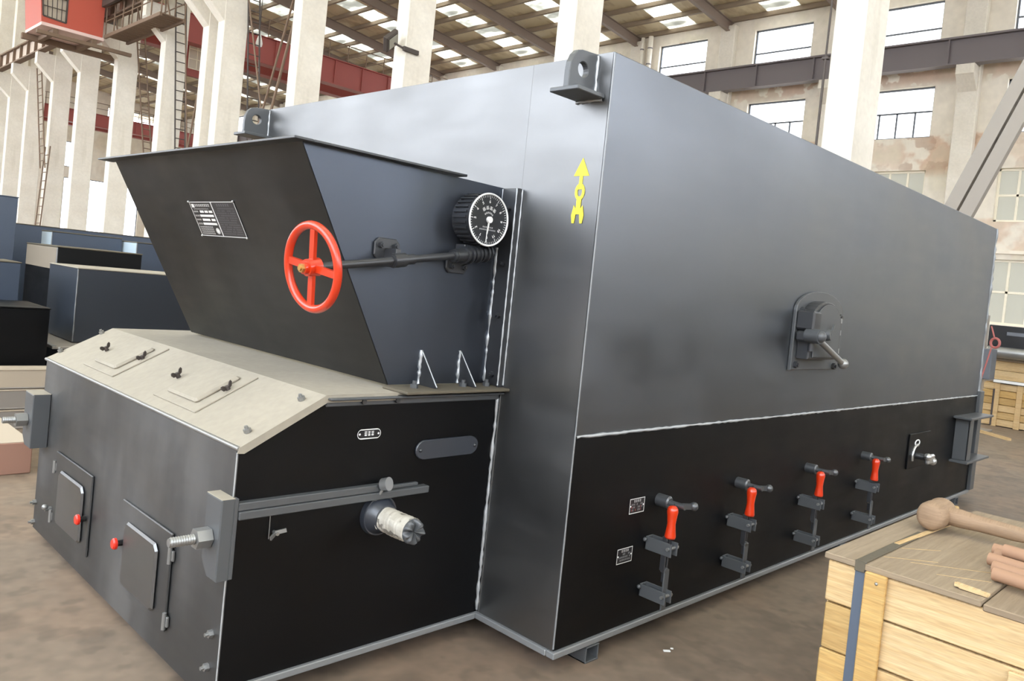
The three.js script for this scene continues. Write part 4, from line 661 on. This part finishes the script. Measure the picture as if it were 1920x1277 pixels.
{ const g = group('timber_block'); tag(g, 'pink painted timber block with sandy top lying on floor at left', 'block'); mesh('body', bb(-1.3, -0.935, FL, 0.115, -4.9, -3.96, 0.006), M.pink, g); mesh('top_face', bb(-1.295, -0.94, 0.112, 0.119, -4.895, -3.965, 0.002), M.beige, g); }

// ================================================================= BEHIND THE BOILER ON THE RIGHT
{
  const c = group('wooden_crate'); tag(c, 'pale slatted wooden crate with dark straps behind the boiler', 'crate'); const x = 13.2, z0 = -1.72, z1 = 0.4;
  mesh('core', box(x + 0.03, x + 1.2, FL + 0.02, 0.66, z0 + 0.02, z1 - 0.02), M.pine[3], c);
  for (let i = 0; i < 6; i++) mesh('plank', bb(x, x + 0.03, FL + 0.015 + i * 0.125, FL + 0.125 + i * 0.125, z0, z1, 0.004), M.pine[i % 5], c);
  for (const z of [-1.55, -1.2]) { mesh('batten', bb(x - 0.025, x, FL, 0.66, z, z + 0.09, 0.004), M.pine[2], c); }
  for (const z of [-1.54, -0.6]) mesh('strap', bb(x - 0.029, x - 0.025, FL + 0.01, 0.55, z - 0.02, z + 0.01, 0.001), M.darkSteel, c);
  const p = group('steel_sheet'); tag(p, 'pale grey sheet lying on the wooden crate behind the boiler', 'sheet'); mesh('sheet', bb(x - 0.05, x + 1.2, 0.665, 0.715, z0 + 0.15, z1, 0.006), M.white, p); mesh('lower_edge', bb(x - 0.052, x + 1.18, 0.66, 0.668, z0 + 0.15, z1, 0.002), M.darkSteel, p);
  const u = group('wooden_crate'); tag(u, 'flat pale wooden crate lying on the grey sheet behind the boiler', 'crate'); for (let i = 0; i < 2; i++) mesh('plank', bb(x, x + 1.1, 0.72 + i * 0.165, 0.88 + i * 0.165, z0, z1, 0.006), M.pine[i * 2], u); mesh('lid', bb(x - 0.02, x + 1.12, 1.05, 1.09, z0 - 0.02, z1, 0.006), M.beige, u);
  const b = group('roller_unit'); tag(b, 'black panelled unit with steel roller resting on the rear crates', 'machine'); mesh('panel', bb(12.95, 13.6, 1.27, 1.66, -1.68, 0.4, 0.01), M.black, b); mesh('frame', bb(13.0, 14.0, 1.09, 1.27, -1.68, 0.4, 0.01), M.blueSteel, b); mesh('roller', rod(V(12.98, 1.2, -1.66), V(12.98, 1.2, 0.4), 0.1, 20), M.steel, b); mesh('printed_mark', box(12.945, 12.949, 1.5, 1.56, -1.4, -0.9), M.mullion, b);
  const e = group('gas_hose'); tag(e, 'coiled red hose hanging at the rear corner of the boiler', 'hose'); mesh('coil', [new THREE.TorusGeometry(0.075, 0.02, 10, 28).rotateY(1.2).translate(11.84, 1.36, -1.3), rod(V(11.84, 1.45, -1.32), V(11.93, 1.62, -1.4), 0.012), rod(V(11.82, 1.28, -1.34), V(11.78, 0.35, -1.5), 0.012)], M.hose, e);
  const s = group('trolley_stand'); tag(s, 'slim grey steel stand at the rear corner of the boiler', 'stand'); mesh('post', [bb(12.0, 12.08, FL, 1.8, -1.55, -1.47, 0.006)], M.strut, s); mesh('foot', bb(11.9, 12.3, FL, FL + 0.03, -1.75, -1.3, 0.005), M.strut, s); mesh('box', bb(11.98, 12.3, 0.75, 1.25, -1.62, -1.36, 0.01), M.mullion, s);
  const t = group('timber_batten'); tag(t, 'short pale timber batten on the floor behind the boiler', 'timber'); mesh('stick', bar(V(11.85, FL + 0.02, -1.4), V(11.4, FL + 0.02, -0.85), 0.04, 0.06), M.pine[2], t);
}

// unseen steel boxes, added so the boiler's side mirrors something dark low down
for (const [w, x0, x1, z0, z1, y] of [['first', 2.2, 6.0, 5.4, 8.2, 1.5], ['second', 6.5, 11.5, 5.2, 8.2, 1.6], ['third', 12.2, 19, 4.8, 7.6, 1.5]]) steelBox(w + ' of three unseen black steel boxes added to darken the reflection in the boiler', x0, x1, FL, y, z0, z1, { m: M.paintShaded, top: M.paintShaded });
// ================================================================= CRATE IN THE RIGHT FOREGROUND
{
  const T = 0.68, x0 = 0.275, x1 = 1.75, z0 = 0.985, z1 = 2.6, c = group('wooden_crate'); tag(c, 'strapped pine crate with dusty lid boards in the right foreground', 'crate');
  mesh('core', box(x0 + 0.03, x1, FL + 0.02, T - 0.04, z0 + 0.015, z1), M.pine[3], c);
  const ys = [[0.512, 0.655], [0.345, 0.505], [0.18, 0.34], [0.02, 0.175], [FL + 0.01, 0.015]];
  ys.forEach(([a, b], i) => {
    mesh('plank', bb(x0, x0 + 0.026, a, b, z0 + 0.004 * (i % 2), 1.155, 0.004), M.pine[(i + 2) % 5], c);
    mesh('plank', bb(x0 + 0.002, x0 + 0.026, a + (i === 1 ? 0.004 : 0), b, 1.158, z1, 0.004), M.pine[(i * 2 + (i ? 3 : 0)) % 5], c);
    mesh('plank', bb(x0 + 0.03, x1, a, b, z0 - 0.004, z0 + 0.02, 0.004), M.pine[(i + 1) % 5], c);
  });
  for (const z of [1.118, 1.562]) mesh('batten', bb(x0 - 0.022, x0 - 0.001, FL, z < 1.3 ? 0.66 : 0.5, z, z + 0.072, 0.004), M.pine[z < 1.3 ? 4 : 0], c);
  mesh('nail', [V(x0 - 0.022, 0.63, 1.16)].map((p) => ball(p, 0.006, 8)), M.steel, c);
  // lid boards
  const lid = (n, za, zb, xa, xb, y, k, tilt = 0) => { const g = bb(xa, xb, 0, 0.022, za, zb, 0.003); g.rotateX(tilt); return mesh(n, g.translate(0, y, 0), M.dustyWood[k], c); };
  lid('lid_board', z0 - 0.012, 1.098, x0 - 0.012, 1.42, T - 0.02, 0); lid('lid_board', 1.102, 1.47, x0 - 0.01, 1.62, T - 0.022, 1); lid('lid_board', 1.474, 1.9, x0 - 0.004, 1.66, T - 0.032, 2); lid('lid_board', 1.905, 2.3, x0 - 0.01, 1.66, T - 0.024, 0); lid('lid_board', 2.305, 2.61, x0 - 0.012, 1.66, T - 0.022, 1);
  const ts = [bb(x0 - 0.004, x0 - 0.001, FL + 0.01, T + 0.006, 1.08, 1.114, 0.001), bb(x0 - 0.013, x0 - 0.01, T - 0.03, T + 0.007, 1.08, 1.114, 0.001), bb(x0 - 0.012, 0.9, T + 0.0025, T + 0.006, 1.08, 1.114, 0.001)];
  mesh('strap', ts[0], M.strap, c, { label: 'blue-grey steel strap' }); mesh('strap', ts.slice(1), M.dustDark, c);
  mesh('torn_strip', [bar(V(0.62, T + 0.006, 1.095), V(1.15, T + 0.006, 1.12), 0.004, 0.02)], M.pine[2], c);
  // scratches on the dusty boards
  mesh('scratch', [[0.42, 1.12, 0.55, 1.26], [0.6, 1.12, 0.72, 1.22], [0.45, 1.2, 0.62, 1.42], [0.4, 1.3, 0.5, 1.44], [0.68, 1.005, 0.85, 1.09], [0.6, 1.0, 0.66, 1.09]].map(([a, b, d, e]) => bar(V(a, T + 0.0008, b), V(d, T + 0.0008, e), 0.001, 0.0022)), M.pine[2], c);
  // splintered offcut, mallet, rods
  const s = group('wood_offcut'); tag(s, 'splintered yellow wood sliver lying at the edge of the crate lid', 'offcut');
  const spl = []; for (let i = 0; i < 9; i++) { const o = rnd(0, 0.03), l = rnd(0.07, 0.105); spl.push(bar(V(0.305 + o, T + 0.006 + rnd(0, 0.006), 1.375 + rnd(0, 0.02)), V(0.3 + o + rnd(-0.01, 0.01), T + 0.006, 1.375 + l), 0.008, rnd(0.006, 0.014))); } mesh('splinters', spl, M.pine[0], s, { kind: 'stuff' });
  const mal = group('mallet'); tag(mal, 'worn wooden mallet lying on the crate lid, its handle to the right', 'mallet');
  const prof = [[0.0005, 0], [0.036, 0.002], [0.051, 0.01], [0.056, 0.03], [0.057, 0.07], [0.054, 0.1], [0.055, 0.13], [0.058, 0.16], [0.05, 0.19], [0.03, 0.198], [0.0005, 0.2]].map(([a, b]) => new THREE.Vector2(a, b)), lg = new THREE.LatheGeometry(prof, 30);
  { const p = lg.attributes.position; for (let i = 0; i < p.count; i++) { const a = Math.atan2(p.getZ(i), p.getX(i)), k = 1 + 0.025 * Math.sin(a * 2 + 1) + 0.012 * Math.sin(a * 5 + p.getY(i) * 40); p.setX(i, p.getX(i) * k); p.setZ(i, p.getZ(i) * k); } lg.computeVertexNormals(); }
  lg.rotateZ(-Math.PI / 2).rotateY(-0.02); mesh('head', lg.translate(0.93, T + 0.067, 1.105), M.malletWood, mal);
  const hp = []; for (let i = 0; i <= 12; i++) hp.push(new THREE.Vector2(0.037 - 0.014 * sstep(0, 0.6, i / 12) + 0.002 * Math.sin(i * 2), i / 12 * 0.75)); hp.push(new THREE.Vector2(0.0005, 0.752));
  const hg = new THREE.LatheGeometry(hp, 14).rotateX(Math.PI / 2 + 0.035).rotateY(0.07); mesh('handle', hg.translate(1.04, T + 0.07, 1.13), M.malletWood, mal);
  const ends = [[0.86, 1.36, 0.023], [0.78, 1.385, 0.024], [0.69, 1.385, 0.026], [0.6, 1.42, 0.024], [0.52, 1.44, 0.023], [0.73, 1.42, 0.06]];
  const words = ['farthest', 'second farthest', 'longest middle', 'second nearest', 'nearest', 'topmost'];
  ends.forEach(([x, z, y], i) => { const g = group('steel_rod'); tag(g, words[i] + ' rust-red bar of the bundle on the crate lid', 'bar', 'rust-red bars on the crate'); mesh('bar_body', rod(V(x, T + y + 0.004, z), V(x - 0.12, T + y + 0.004, z + 0.9), 0.0225, 14), M.rustRod, g); });
}
{ const g = group('paper_scrap'); tag(g, 'tiny white scrap on the floor in front of the boiler side', 'scrap'); mesh('scrap', [bar(V(0.61, FL + 0.003, 0.15), V(0.635, FL + 0.003, 0.17), 0.004, 0.014), bar(V(0.66, FL + 0.003, 0.155), V(0.668, FL + 0.003, 0.165), 0.004, 0.008)], M.white, g); }
renderer.render(scene, camera);
